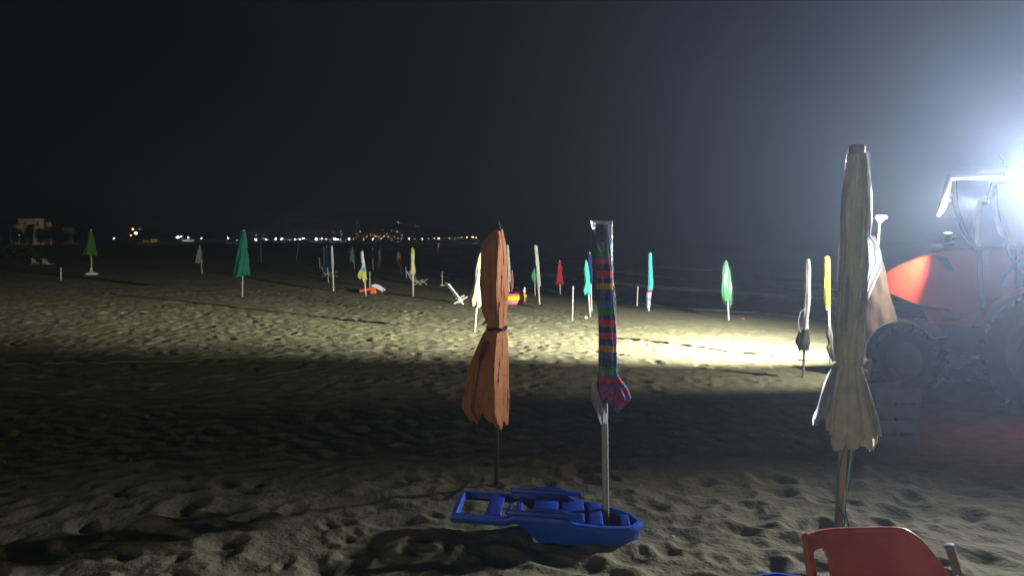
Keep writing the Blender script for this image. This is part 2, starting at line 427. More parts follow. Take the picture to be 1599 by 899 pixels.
def pleat(rows, Y, name, m, parent, d, M=60, K=12, seed=1, wr=.010, back=.02, sheet=False):
    """one big pleat: rows are (y, left, ridge, right) pixels; the ridge stands d metres towards the camera"""
    rows = [r if len(r) == 5 else (*r, d) for r in rows]; a = np.array(rows, float); yy = np.linspace(a[0, 0], a[-1, 0], M); P = []
    col = [np.interp(yy, a[:, 0], a[:, k]) for k in range(1, 5)]
    for c_ in col: c_[1:-1] = .5*c_[1:-1] + .25*(c_[2:] + c_[:-2])
    for i in range(M):
        row = []; xl, xc, xr, dd = (c_[i] for c_ in col)
        for k in range(2*K):
            if k < K: u = k/(K-1); xx = xl + (xc-xl)*u; f = u**1.3
            else: u = (k-K+1)/K; xx = xc + (xr-xc)*u; f = 1 - u**1.15
            w_ = wr*(math.sin(i*.21 + k*.9 + seed) + .7*math.sin(i*.11 - k*1.7 + 2*seed))
            p = at(xx, yy[i] + (6 if i == M-1 else 0)*math.sin(k*.8 + seed), Y); row.append((p[0] + .3*w_, Y - dd*f + w_, p[2]))
        if sheet: P.append(row); continue
        row.append((at(xr, yy[i], Y)[0], Y + back, row[-1][2])); row.append((at(xl, yy[i], Y)[0], Y + back, row[0][2]))
        P.append(row)
    b = MB()
    if sheet: b.grid(P); return b.build(name, m, parent, sharp=75)
    b.grid(P, closed_u=True); n = 2*K+2; b.cap(range(n)); b.cap([(M-1)*n + k for k in range(n)])
    return b.build(name, m, parent, sharp=75)
def axis(base, top, y, Y):
    t = (y - base[1])/(top[1]-base[1]); return at(base[0] + t*(top[0]-base[0]), y, Y)
UMB = []
def umbrella(base, top, rows, m, label, pw=3., cat='umbrella', group='closed beach umbrellas stuck in the sand', pole_m=None, folds=7, hem_px=4., seed=None,
             tie=None, tip=True, sleeve=None, gnd=None, N=32, M=20, amp=.26, pole_top=None, depth=.85, twist=1.2, name='closed_umbrella'):
    seed = seed or len(UMB) + 3
    g = on_ground(*base) if gnd is None else gnd; Y = g[1]
    root = thing(name, (g[0], g[1], sand_z(g[0], g[1])), label, cat, group)
    px = Y/F; r = max((pw*.85 if Y > 7 else pw)*px/2, .008)
    pt = pole_top or (rows[0][0] + 2 if rows else top[1])
    p0 = np.array([g[0], Y, sand_z(g[0], Y)-.12]); p1 = axis(base, top, pt, Y)
    MB().tube([p0, .5*(p0+p1), p1], r, 12).build('pole', pole_m or M_POLE, root)
    if rows:
        can = cloth(rows, Y, 'canopy', m, root, N=N, M=M, folds=folds, hem=hem_px*px, seed=seed, amp=amp, depth=depth, twist=twist)
        if tip:
            a = at((rows[0][1]+rows[0][2])/2, rows[0][0] + 1, Y); b_ = at(top[0], top[1], Y); rr = max(.35*(rows[0][2]-rows[0][1])*px/1.2, .008)
            MB().tube([a, .6*a+.4*b_, b_], [rr, rr*.9, rr*.55], 8).build('tip', pole_m or M_POLE, root)
        if tie:
            yy, xl, xr = interp_rows(rows, 60); i = int(np.argmin(abs(yy - tie)))
            c = at((xl[i]+xr[i])/2, tie, Y); hw = (xr[i]-xl[i])*px/2
            pts = [c + np.array([hw*1.0*math.cos(a), hw*depth*math.sin(a), .008*math.sin(2*a)]) for a in np.linspace(0, 6.283, 25)]
            MB().tube(pts, max(.007, 1.1*px), 8).build('tie_cord', M_CORD, root)
    if sleeve:
        sl, fm = sleeve
        cloth(sl, Y, 'plastic_sleeve', fm, root, N=40, M=36, folds=3, amp=.10, seed=seed+50, close=False, sleeve=1, depth=.75, twist=.3, wrinkle=.05)
    UMB.append(root)
    return root, Y, px
F_LIME = fabric('lime', (.07, .17, .015)); F_TEAL = fabric('teal', (.012, .105, .07)); F_NAVY = fabric('navy', (.015, .025, .12))
F_CREAM = fabric('cream', (.66, .60, .38), transl=.3); F_WHITE = fabric('white', (.78, .78, .77)); F_GREY = fabric('grey', (.50, .51, .53))
F_ORANGE = fabric('orange', (.50, .18, .03)); F_OLIVE = fabric('olive', (.35, .26, .05)); F_RED = fabric('red', (.55, .04, .06))
F_PINK = fabric('pink', (.45, .18, .16)); F_GREEN = fabric('green', (.10, .45, .22)); F_AQUA = fabric('aqua', (.06, .48, .38))
F_YELLOW = fabric('yellow', (.75, .68, .01)); F_TERRA = fabric('terracotta', (.56, .23, .09), transl=.10); F_BROWN = fabric('brown', (.085, .055, .04), transl=.04)
F_ECRU = fabric('ecru', (.76, .70, .48), transl=.06)
def bands(name, seq, **k): return fabric(name, (1, 1, 1), stops=seq, **k)
F_CHECK = bands('check', [(i/14, (.5, .5, .52) if i % 2 else (.06, .07, .10)) for i in range(14)])
F_GING = bands('gingham', [(i/16, (.5, .58, .65) if i % 2 else (.08, .14, .25)) for i in range(16)])
F_TRI = bands('tricolour', [(0, (.65, .66, .5)), (.22, (.62, .64, .68)), (.52, (.22, .30, .42)), (.66, (.55, .58, .12))])
F_CREAM2 = bands('cream_yellow_top', [(0, (.50, .42, .08)), (.2, (.66, .62, .36))])
F_TURQ = bands('turquoise_floral', [(0, (.10, .55, .58)), (.66, (.55, .08, .09)), (.70, (.55, .57, .75)), (.8, (.3, .36, .62)), (.86, (.6, .62, .78))])
NV, GR, RD, GD, BL = (.05, .065, .22), (.03, .32, .10), (.75, .08, .13), (.70, .38, .06), (.10, .16, .5)
def yb(y): return (y - 350)/(636 - 350)
STRIPES = [(0, (.10, .13, .24)), (yb(378), BL), (yb(387), GR), (yb(399), BL), (yb(403), RD), (yb(412), NV), (yb(422), RD), (yb(433), NV), (yb(441), GD), (yb(451), NV),
           (yb(468), BL), (yb(478), GR), (yb(490), NV), (yb(498), RD), (yb(509), NV), (yb(518), RD), (yb(528), NV), (yb(538), GD), (yb(548), BL), (yb(560), NV), (yb(573), GR), (yb(582), BL),
           (yb(587), RD), (yb(598), BL), (yb(605), RD), (yb(613), BL), (yb(620), RD), (yb(628), BL)]
F_STRIPE = bands('striped', STRIPES, transl=.1)
FILM = film('clear_plastic', .08, milky=.03); FILM2 = film('clear_plastic_torn', .10, milky=.05); FILM3 = film('milky_plastic', .10, milky=.92); FILM4 = film('rag_plastic', .12, milky=.4)

# far and middle distance
u, Y, px = umbrella((143, 429), (142, 358), [(361, 139.5, 144.5), (366, 138.5, 145.5), (372, 138, 146.5), (385, 135, 149), (399, 130, 153)], F_LIME, 'lime green flared umbrella at far left standing in a pale parasol base', 2)
g = np.array(u.location); MB().lathe([(0, .02), (.02, .30), (.10, .27), (.16, .10), (.20, .05), (.34, .05), (.35, .02)], g + (0, 0, -.02), (0, 0, 1), 24).build('parasol_base', M_WHITEPL, u)
umbrella((316, 428), (312, 383), [(387, 310, 314), (395, 307.5, 315), (411, 304, 317)], F_CHECK, 'small dark checked umbrella left of the tall dark green one', 1.6, folds=5)
umbrella((378, 464), (380.5, 359), [(361, 377.5, 384), (368, 376.5, 384.5), (373, 374, 385.5), (390, 371, 387), (410, 366, 389), (431, 363, 390)], F_TEAL, 'tall dark green umbrella with a flared skirt, left of the blue deck chair', 2.2, N=48, M=28, pole_m=M_POLEG)
umbrella((513, 441), (510, 384), [(386, 508.5, 511.5), (400, 508.5, 513), (418, 509, 515)], F_NAVY, 'thin navy umbrella behind the blue deck chair', 1.6)
umbrella((521, 454), (518, 383), [(384, 516.3, 519.6), (400, 516.8, 520.8), (419, 518, 521.3)], fabric('pale', (.52, .60, .58)), 'slim pale rolled umbrella on a white pole beside the blue deck chair', 3)
umbrella((554, 420), (550.5, 386), [(388, 549, 552), (398, 546.5, 553.5), (409, 545, 555)], F_GING, 'small blue and white gingham umbrella far back', 1.6)
umbrella((572, 463), (565.5, 391), [(393, 563.8, 567.3), (402, 563, 569), (414, 565, 570), (420, 561, 571.5), (432, 555.5, 573), (439, 561, 573)], F_TRI, 'white, grey blue and yellow umbrella with a loose skirt, beside the red lounger', 2.6, folds=5, amp=.4, hem_px=7)
umbrella((582.5, 421), (581.8, 388), [(391, 580.2, 583.5), (404, 577.5, 586)], F_NAVY, 'small navy umbrella far back next to the olive one', 1.5)
umbrella((591, 421), (592.5, 390), [(393, 591, 594.2), (400, 590, 595.2), (416, 590.3, 594.4)], F_OLIVE, 'small olive yellow umbrella far back next to the navy one', 1.5)
umbrella((628, 429), (622, 393), [(395, 620.3, 624), (405, 618, 627), (415.5, 622, 628)], F_ORANGE, 'small orange umbrella far back left of the cream one', 1.8, folds=5)
umbrella((645.5, 462), (644, 386), [(388, 642.2, 646.2), (395, 641, 647.6), (410, 642, 647.2), (429.5, 639, 649.5)], F_CREAM2, 'cream umbrella with a yellow top in front of the beige folding chair', 3, folds=6)
umbrella((740.5, 519), (750.5, 395), [(397, 748.5, 752), (405, 745.5, 753), (418, 742.5, 753.2), (436, 742, 747.8), (455, 736, 750), (470, 731.5, 752), (480, 733, 752)], F_CREAM, 'bright cream umbrella just left of the large terracotta one', 4, folds=6, N=48, M=28, hem_px=6)
umbrella((795.5, 469), (792.3, 382), [(383, 790.8, 794.5), (410, 791.6, 796.8), (432, 792.4, 798), (441, 793.2, 797.4)], F_GREY, 'slim grey rolled umbrella just right of the large terracotta one', 2.6, folds=4, amp=.15)
umbrella((799, 464), (800, 421), [(424, 798.6, 801), (434, 797, 802), (450, 797, 802.5)], F_PINK, 'low faded pink umbrella behind the slim grey one', 1.6, folds=5)
umbrella((843, 475), (836.5, 382.5), [(384, 833.8, 839.6), (400, 834.8, 841), (425, 837.6, 843.4), (449, 839, 844.6)], F_GREY, 'leaning grey rolled umbrella between the terracotta and red ones', 3.2, folds=4, amp=.15)
umbrella((836, 462), (834.5, 418), [(421, 833, 836), (430, 829, 837), (443, 833, 838.5)], F_GREEN, 'small green umbrella half hidden behind the leaning grey one', 1.8, folds=5)
umbrella((875, 460), (874, 406.5), [(409, 872.3, 875.7), (417, 870, 878), (426, 870.5, 877.5), (434, 868.5, 879.3), (445, 866.5, 880.5)], F_RED, 'red umbrella tied at the waist by the water', 2.4, folds=6, N=40, M=26)
umbrella((922.5, 494), (915, 406), [(408, 913.6, 917), (420, 911.8, 919.5), (435, 913, 921.5), (445, 912.8, 921.5), (452, 909.5, 922), (459, 912, 923.5)], F_AQUA, 'aqua green umbrella left of the striped one', 3.2, folds=6, N=40, M=26)
umbrella((924.5, 487), (921, 393), [(396, 919.5, 922.8), (410, 917.5, 925), (442, 919.5, 926)], F_NAVY, 'dark blue umbrella behind the aqua green one', 2.4)
umbrella((1013, 486), (1015.5, 394), [(395.5, 1012.8, 1018.2), (410, 1012.4, 1018.6), (435, 1012, 1020), (450, 1011, 1020.2), (456, 1009.5, 1017.5), (482, 1009.5, 1015.4)], F_TURQ, 'turquoise rolled umbrella with a pale patterned lower end by the water', 3.2, folds=4, amp=.2)
umbrella((1138.5, 500), (1133.5, 406), [(408, 1131.6, 1135.6), (425, 1127.5, 1140), (455, 1126.5, 1143.5), (470, 1129, 1143)], F_GREEN, 'green umbrella in a clear plastic cover standing alone by the water', 3.6, N=48, M=28,
         sleeve=([(406, 1132.5, 1135), (418, 1126, 1141), (455, 1124.3, 1146), (472, 1127.5, 1145.6), (480, 1134.5, 1142.5)], FILM2))
uw, Yw, pw_ = umbrella((1253.5, 591), (1262, 403), [(404.5, 1257.6, 1264.4), (412, 1256, 1266.3), (470, 1255, 1265.6), (500, 1253, 1262.6), (512, 1251.5, 1262.6), (518, 1247, 1263), (536, 1241, 1264.5), (549, 1247, 1262)], bands('white_shaded_end', [(0, (.78, .78, .77)), (.755, (.09, .09, .075))]),  # dark lower band is shade painted into the cloth colour
         'dazzling white rolled umbrella with shade painted on its lower end, left of the yellow one', 4.4, folds=5, amp=.2, N=48, M=36, tip=False, hem_px=9, pole_m=M_POLEG)
MB().tube([at(x, y, Yw - .03) for x, y in ((1257, 482), (1250, 487), (1246.5, 500), (1247, 512), (1251, 519))], .006, 8).build('strap', M_WHITEPL, uw)
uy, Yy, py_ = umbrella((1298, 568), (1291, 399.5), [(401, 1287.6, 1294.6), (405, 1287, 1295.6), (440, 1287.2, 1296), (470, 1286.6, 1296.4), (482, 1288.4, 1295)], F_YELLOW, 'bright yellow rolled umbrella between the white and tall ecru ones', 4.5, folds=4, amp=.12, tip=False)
cloth([(508, 1292, 1297.5), (520, 1290, 1300), (526, 1291, 1301), (536, 1294, 1302), (543, 1289, 1303), (556, 1295, 1305), (564, 1297, 1304)], Yy, 'shaded_lower_wrap', fabric('shade_dark', (.05, .05, .045)), uy, N=32, M=24, folds=5, amp=.3, seed=91)  # wrap coloured dark to paint in the shade at the foot
ub, Yb, pb = umbrella((1356, 593), (1374, 334), [(368, 1353, 1366), (385, 1348, 1372), (400, 1346, 1375), (450, 1344, 1388), (500, 1344, 1399), (540, 1346, 1406), (558, 1349, 1408)], F_BROWN, 'brown umbrella with an orange edge, half hidden behind the tall ecru one', 5, folds=6, amp=.14, N=56, M=30, tip=False, pole_top=346, hem_px=3)
cr = MB(); q0 = at(1373.2, 348, Yb)
cr.tube([q0, at(1373.6, 344, Yb), at(1374, 341, Yb)], [.02, .045, .07], 14)
cr.lathe([(0, .03), (0, .085), (.035, .085), (.035, .03)], at(1374, 341, Yb), (.05, 0, 1), 16)
cr.build('rib_crown', M_WHITEPL, ub)

# foreground: terracotta, striped, large cream
ut, Yt, pt_ = umbrella((775, 757), (777, 345), [(358, 772, 785), (366, 766, 787), (378, 753, 789.5), (400, 749, 791), (423, 748, 793), (455, 750, 793.5), (485, 752, 791), (503, 759, 789.5), (511, 763, 789.5), (518, 755, 791), (540, 746, 793), (563, 737, 794), (602, 725, 794), (628, 722, 794), (650, 730, 793)], F_TERRA,
         'large terracotta umbrella tied at its waist, standing mid foreground', 7, folds=5, amp=.22, N=96, M=72, hem_px=13, pole_m=mat('dark_wood', (.05, .035, .025), .8, .2, 30), seed=12, twist=.35, depth=1.05)
pleat([(361, 774, 777, 785, .07), (378, 772, 778, 789.5, .10), (423, 768, 776, 793.5, .16), (470, 768, 776.5, 793.5, .15), (503, 770, 778, 790, .12), (511, 771, 778, 789.8, .105), (520, 766, 777, 791.5, .13), (563, 756, 774, 794.5, .19), (602, 752, 771, 794.5, .21), (636, 752, 772, 794.5, .2), (657, 768, 780, 793, .17)], Yt, 'front_fold', F_TERRA, ut, .16, M=80, seed=3)
pleat([(530, 752, 756, 764), (563, 739, 747, 762), (602, 726, 740, 760), (634, 720, 738, 764), (650, 731, 746, 764)], Yt, 'left_fold', F_TERRA, ut, .15, M=50, seed=6)
MB().tube([at(776 + 15*math.cos(q), 511, Yt) + np.array([0, -.02 - .10*max(-math.sin(q), 0)*1.15 + .07*max(math.sin(q), 0), .006*math.sin(3*q)]) for q in np.linspace(0, 6.283, 33)], .008, 8).build('tie_cord', M_CORD, ut)
us, Ys, ps = umbrella((947, 826), (940, 345), [(350, 931, 950), (360, 929, 951.5), (385, 929, 953.5), (420, 931, 957), (460, 932, 958.5), (520, 934, 962), (560, 934, 963.5), (582, 934, 963.5), (592, 933, 970), (605, 931, 981), (619, 932, 987), (636, 937, 974)], F_STRIPE,
         'striped umbrella in navy, red, green and gold inside a clear plastic sleeve', 10.5, folds=8, amp=.16, N=96, M=120, hem_px=12, tip=False, seed=9, twist=.2,
         sleeve=([(345, 921, 957.5), (352, 922.5, 956.5), (370, 925.5, 956), (400, 927.5, 958), (460, 929.5, 960.5), (520, 931, 964.5), (560, 931, 966), (584, 930, 968)], FILM))
cloth([(596, 924, 931), (612, 922.5, 934), (628, 925, 942), (645, 931, 949), (661, 937, 947)], Ys, 'sleeve_end', FILM4, us, N=40, M=24, folds=5, amp=.35, seed=77, close=False, yshift=-.05, hem=.03)
gc = on_ground(1304, 925)
uc, Yc, pc = umbrella((1304, 925), (1338.5, 226), [(240, 1325, 1353), (255, 1322, 1355), (300, 1316, 1357), (360, 1313, 1357.5), (420, 1311.5, 1358), (480, 1308, 1354), (520, 1305.5, 1350.5), (555, 1306, 1349), (572, 1310, 1346), (590, 1302, 1351), (620, 1296, 1359), (655, 1291, 1369), (676, 1291, 1373)], F_ECRU,
         'tall ecru umbrella in torn white plastic, nearest at the right', 13, folds=9, amp=.13, N=120, M=90, hem_px=6, tip=False, seed=31, pole_top=232, twist=.25, pole_m=mat('beige_pole', (.5, .36, .26), .5, .1))
cloth([(575, 1312, 1344), (610, 1306, 1350), (660, 1298, 1362), (690, 1296, 1366), (702, 1300, 1362)], Yc, 'under_skirt', F_ECRU, uc, N=80, M=30, folds=5, amp=.2, seed=61, hem=.035, depth=.75)
MB().lathe([(-.01, .030), (.005, .034), (.032, .034), (.040, .026), (.042, .004)], at(1338, 240, Yc), (.03, 0, 1), 20).build('cap', mat('grey_cap', (.35, .35, .36), .5), uc)
# torn plastic: bright bag on the light side, a rag at the lower left, two long cords
M_BAG = mat('white_bag', (.82, .83, .86), .45, .06, 12, bump=.3, bscale=40, transl=.7)
pleat([(366, 1345, 1349, 1356, .03), (380, 1340, 1352, 1372, .03), (400, 1338, 1354, 1377.5, .03), (418, 1337, 1354, 1378, .03), (440, 1335, 1348, 1367, .03), (466, 1333, 1343, 1357, .03), (500, 1330, 1337, 1345, .03), (516, 1329, 1333, 1338, .03)], Yc - .03, 'plastic_bag', M_BAG, uc, .03, M=60, seed=8, wr=.0025, sheet=True)
cloth([(430, 1322, 1325.5), (470, 1318, 1326), (516, 1315, 1323)], Yc, 'plastic_streak', M_BAG, uc, N=16, M=16, folds=3, amp=.3, seed=43, yshift=-.07, depth=.4)
pleat([(566, 1303, 1306, 1310, .02), (585, 1291, 1297, 1306, .04), (610, 1283, 1291, 1302, .05), (636, 1276, 1284, 1297, .05), (648, 1270, 1280, 1293, .05), (658, 1268, 1271, 1278, .02)], Yc - .03, 'plastic_rag', M_BAG, uc, .04, M=40, seed=5, wr=.006, sheet=True)
pleat([(590, 1345, 1348, 1352, .02), (620, 1350, 1354, 1361, .03), (660, 1356, 1362, 1372, .04), (690, 1350, 1360, 1371, .04), (697, 1352, 1358, 1364, .03)], Yc - .02, 'skirt_edge', fabric('ecru_thin', (.66, .60, .36), transl=.5), uc, .04, M=40, seed=9, wr=.004, sheet=True)
cloth([(236, 1323, 1356), (300, 1314.5, 1359), (360, 1311.5, 1359), (420, 1310, 1360), (480, 1306.5, 1356), (520, 1304, 1352), (568, 1307, 1349)], Yc, 'plastic_sleeve', film('clear_plastic_old', .13, milky=.10), uc, N=48, M=40, folds=3, amp=.1, seed=45, close=False, sleeve=1)
M_LINE = mat('pale_cord', (.55, .62, .55), .6, .1); M_LINEG = mat('green_cord', (.05, .28, .15), .6, .1)
for pts, m_ in (((((1349, 470), (1352, 500), (1350, 540), (1346, 572))), M_LINE), (((1304, 500), (1302, 530), (1305, 560), (1311, 574)), M_LINE),
                (((1330, 700), (1326, 735), (1322, 770), (1320, 800), (1325, 820), (1322, 836)), M_LINE), (((1333, 702), (1329, 730), (1325, 765)), M_LINEG),
                (((1318, 700), (1309, 745), (1310, 790), (1319, 812), (1306, 850)), M_LINEG)):
    P_ = [at(x, y, Yc - .06) for x, y in pts]; Q = []
    for i in range(len(P_)-1):
        p0, p1, p2, p3 = P_[max(i-1, 0)], P_[i], P_[i+1], P_[min(i+2, len(P_)-1)]
        for t in np.linspace(0, 1, 7)[:-1]: Q.append(.5*(2*p1 + (p2-p0)*t + (2*p0-5*p1+4*p2-p3)*t*t + (3*p1-p0-3*p2+p3)*t**3))
    MB().tube(Q + [P_[-1]], .0035, 6).build('cord', m_, uc)

# bare poles
def bare(base, top, pw, m_, label, cap=None, foot=False):
    g = on_ground(*base); Y = g[1]; zz = sand_z(g[0], Y); r = max(pw*Y/F/2, .009)
    root = thing('umbrella_pole', (g[0], Y, zz), label, 'pole', 'bare umbrella poles left in the sand')
    p0 = np.array([g[0], Y, zz-.15]); p1 = at(*top, Y)
    MB().tube([p0, .45*p0+.55*p1, p1], r, 12).build('shaft', m_, root)
    MB().tube([p1 - (p1-p0)*.012, p1 + (p1-p0)*.012, p1 + (p1-p0)*.02], [r*1.25, r*1.25, r*.6], 12).build('cap', cap or M_WHITEPL, root)
    if foot: MB().lathe([(-.02, .02), (0, .12), (.04, .11), (.07, .03)], (g[0], Y, zz), (0, 0, 1), 16).build('foot', M_WHITEPL, root)
    return root
bare((95, 438), (95, 418), 1.8, M_POLE, 'short white bare pole at far left before the lime umbrella')
bare((408, 410), (407, 378), 1.2, M_POLEG, 'faint thin grey pole just right of the tall dark green umbrella')
bare((462, 406), (467, 380), 1.2, M_POLEG, 'faint thin leaning pole between dark green and blue umbrellas')
bare((500, 420), (498.5, 402), 1.4, M_POLE, 'thin pole left of the blue deck chair')
bare((506, 420), (506, 386), 1.2, M_POLEG, 'thin tall pole behind the blue deck chair')
bare((577.5, 449), (577.5, 425), 2, M_POLE, 'short white pole rising behind the red lounger')
bare((635, 434), (633.5, 416), 1.5, M_POLE, 'short thin pole left of the beige folding chair')
bare((690.5, 446), (690.5, 425), 1.9, M_POLE, 'short white pole with a little foot left of the white folding lounger', foot=True)
bare((893.5, 501), (894.8, 448), 2.6, M_POLEG, 'dark grey bare pole between the red and aqua umbrellas', cap=M_POLEG)
bare((994.5, 478), (996, 448), 2.2, M_POLE, 'white bare pole just left of the turquoise umbrella')
bs = bare((1518, 925), (1482, 852), 13, M_WOOD, 'leaning brown wooden pole with a white tip at bottom right')

# ------------------------------------------------------------------ plastic furniture
M_BLUEPL = mat('blue_plastic', (.02, .095, .62), .38, .12, 6, bump=.1, spec=.5)
M_REDPL = mat('red_plastic', (.80, .13, .05), .36, .16, 6, bump=.08, spec=.5)
def blue_lounger(loc, rz, label):
    """low moulded lounger folded flat: open slatted head, boat-shaped foot"""
    root = thing('folded_lounger', loc, label, 'lounger', 'blue plastic loungers folded flat on the sand', rz)
    half = []
    for t in np.linspace(0, 1, 26):                       # half outline from head (x=-.52) to tip (x=.52)
        x = -.52 + 1.04*t; w_ = .205 if t < .55 else .205*math.sqrt(max(1 - ((t-.55)/.45)**2.6, 0.0)) + .002
        z = .175 - .05*t - .035*max(t-.6, 0)/.4 + (.02 if .28 < t < .62 else 0)
        half.append((x, w_, z))
    loop = [(x, w_, z) for x, w_, z in half] + [(x, -w_, z) for x, w_, z in half[::-1]]
    loop = [(-.52, 0, .175)] + loop
    def ring(ins, dz, k):
        out = []
        for x, y, z in loop:
            wv = min(max((x + .22)/.28, 0), 1); wv = wv*wv*(3-2*wv); zz = max(z*k + dz, -.03)
            out.append((x*(1-ins*.35), y*(1-ins), wv*zz + (1-wv)*max(zz, z - .045)))
        return out
    b = MB(); b.grid([ring(0, .0, 1), ring(-.03, -.015, 1), ring(-.02, -.03, 1), ring(.05, 0, .45), ring(.14, -.05, 0)], closed_u=True)
    b.grid([ring(0, 0, 1), ring(.12, .004, 1), ring(.17, -.015, 1), ring(.18, -.03, 1)], closed_u=True)
    b.build('hull', M_BLUEPL, root, local=True)
    for i, (x0, x1, dz, wy) in enumerate(((-.34, -.255, .0, .165), (-.225, -.205, -.02, .165), (-.18, -.145, -.01, .165), (-.085, .055, .0, .165), (.075, .20, -.005, .165), (.225, .30, -.02, .165), (.40, .452, -.025, .085))):
        xm = (x0+x1)/2; zz = .186 - .05*(xm+.52)/1.04 + dz*.7 - (.02 if xm > .35 else 0)
        MB().box((xm, 0, zz-.012), (x1-x0, wy*2, .02), roty(R(3)), .008).build('slat', M_BLUEPL, root, local=True)
    for s_ in (-1, 1):
        MB().box((-.02, s_*.182, .182), (.42, .03, .03), roty(R(2)), .012).build('armrest', M_BLUEPL, root, local=True)
        MB().tube([(-.10, s_*.182, .2), (-.06, s_*.182, .207), (.06, s_*.182, .205), (.10, s_*.182, .19)], .008, 8).build('hinge_rod', M_BLUEPL, root, local=True)
    return root
blue_lounger((.205, 4.235, sand_z(.2, 4.25) - .03), R(-4), 'dark blue plastic lounger folded flat around the striped umbrella pole')
blue_lounger((1.21, 2.98, sand_z(1.2, 3.0) + .01), R(88), 'blue plastic lounger of which only the rounded tip shows, left of the red chair')

def red_chair():
    Y0 = 2.95; x0, x1 = at(1255, 835, Y0)[0], at(1470, 835, Y0)[0]; cx = (x0+x1)/2; W = x1-x0; top = at(1360, 832, Y0)[2]
    gz0 = sand_z(cx, Y0-.2)
    root = thing('plastic_armchair', (cx, Y0, gz0), 'red moulded plastic armchair at the bottom edge below the ecru umbrella', 'armchair')
    def shell(u, v):
        # u 0..1 across, v 0 (top) .. 1 (seat); rounded top right corner, concave towards the camera
        xx = x0 + W*u; tz = top - .012*(1-u) - .20*max((u-.72)/.28, 0)**2.2
        zz = tz + (gz0 + .17 - tz)*v
        yy = Y0 + .05 - (.19 if u > .5 else .06)*abs(2*u-1)**3.5 - .16*v
        return (xx, yy, zz)
    nu, nv = 44, 22
    pts = [[shell(i/(nu-1), j/(nv-1)) for i in range(nu)] for j in range(nv)]
    b = MB(); n0 = len(b.v)
    for j in range(nv):
        for i in range(nu): b.v.append(pts[j][i]); b.a.append(0)
    def hole(u, v): return .045 < u < .185 and v > .14 + .6*((u-.105)/.085)**4*.3 and v < .9
    for j in range(nv-1):
        for i in range(nu-1):
            if hole((i+.5)/(nu-1), (j+.5)/(nv-1)): continue
            b.f.append((j*nu+i, j*nu+i+1, (j+1)*nu+i+1, (j+1)*nu+i))
    o = b.build('backrest', M_REDPL, root, sharp=180)
    so = o.modifiers.new('thick', 'SOLIDIFY'); so.thickness = .012; so.offset = 0
    rim = [shell(0, v) for v in np.linspace(1, 0, 12)] + [shell(u, 0) for u in np.linspace(0, 1, 40)] + [shell(1, v) for v in np.linspace(0, 1, 14)]
    MB().tube(rim, .013, 10).build('rim', M_REDPL, root)
    arch = []
    for a in np.linspace(0, 1, 25):
        u = .045 + .14*a; arch.append(shell(u, .14 + .18*((u-.105)/.085)**4))
    arch = [shell(.045, .9), shell(.045, .5)] + arch + [shell(.185, .5), shell(.185, .9)]
    MB().tube(arch, .008, 8).build('handle_rim', M_REDPL, root)
    MB().box((cx, Y0-.36, gz0+.19), (W*.9, .46, .03), None, .012).build('seat', M_REDPL, root)
    for sx in (-1, 1):
        MB().tube([(cx+sx*W*.49, Y0-.12, gz0+.36), (cx+sx*W*.51, Y0-.35, gz0+.33), (cx+sx*W*.50, Y0-.55, gz0+.30), (cx+sx*W*.48, Y0-.60, gz0+.2)], .022, 10).build('armrest', M_REDPL, root)
        for yy in (-.12, -.55):
            MB().tube([(cx+sx*W*.42, Y0+yy, gz0+.19), (cx+sx*W*.46, Y0+yy, gz0-.03)], [.026, .018], 10).build('leg', M_REDPL, root)
red_chair()

def slat_lounger():
    g = on_ground(718, 475); Y = g[1]; px = Y/F
    root = thing('folding_lounger', (g[0], Y, sand_z(g[0], Y)), 'white slatted folding lounger with its back raised, left of the cream umbrella', 'lounger')
    wd = .5
    A0, A1 = at(700, 443, Y), at(722, 471, Y); B0, B1 = at(708, 475, Y), at(730, 463, Y); C0, C1 = at(716, 466, Y), at(724, 476, Y)
    for dy in (0, wd):
        o = np.array([0, dy, 0]) + np.array([-.25*dy, 0, 0])
        MB().tube([A0+o, A1+o], .03, 8).build('back_rail', M_WHITEPL, root)
        MB().tube([B0+o, B1+o], .028, 8).build('seat_rail', M_WHITEPL, root)
        MB().tube([C0+o, C1+o], .024, 8).build('leg', M_WHITEPL, root)
    for t in np.linspace(.04, .8, 8):
        p = A0 + (A1-A0)*t; q = p + (-.25*wd, wd, 0)
        MB().tube([p, q], [.026, .026], 6).build('slat', M_WHITEPL, root)
slat_lounger()
def sling_chair(name, label, base, rail, legs, fab, frame, wd=.5, skew=.3, cat='chair'):
    g = on_ground(*base); Y = g[1]; root = thing(name, (g[0], Y, sand_z(g[0], Y)), label, cat)
    o = np.array([skew*wd, wd, 0])
    P = [at(*p, Y) for p in rail]
    for k in (0, 1): MB().tube([p + o*k for p in P], .02, 8).build('rail', frame, root)
    for lg in legs:
        L_ = [at(*p, Y) for p in lg]
        for k in (0, 1): MB().tube([p + o*k for p in L_], .018, 8).build('leg', frame, root)
    Q = []
    for i in range(len(P)-1):
        for t in np.linspace(0, 1, 8): Q.append(P[i] + (P[i+1]-P[i])*t)
    rows = [[q + o*(.04 + .92*k/8) + np.array([0, 0, .012 - .10*math.sin(math.pi*k/8)*math.sin(math.pi*i/(len(Q)-1))]) for k in range(9)] for i, q in enumerate(Q)]
    b = MB(); b.grid(rows); s_ = b.build('sling', fab, root); s_.modifiers.new('thick', 'SOLIDIFY').thickness = .006
    return root
sling_chair('folding_chair', 'beige folding chair behind the cream umbrella with a yellow top', (650, 446), [(635, 424), (642, 436), (652, 441)], [((645, 446), (661, 436)), ((650, 438), (660, 446))], fabric('beige', (.42, .36, .24)), M_POLE)
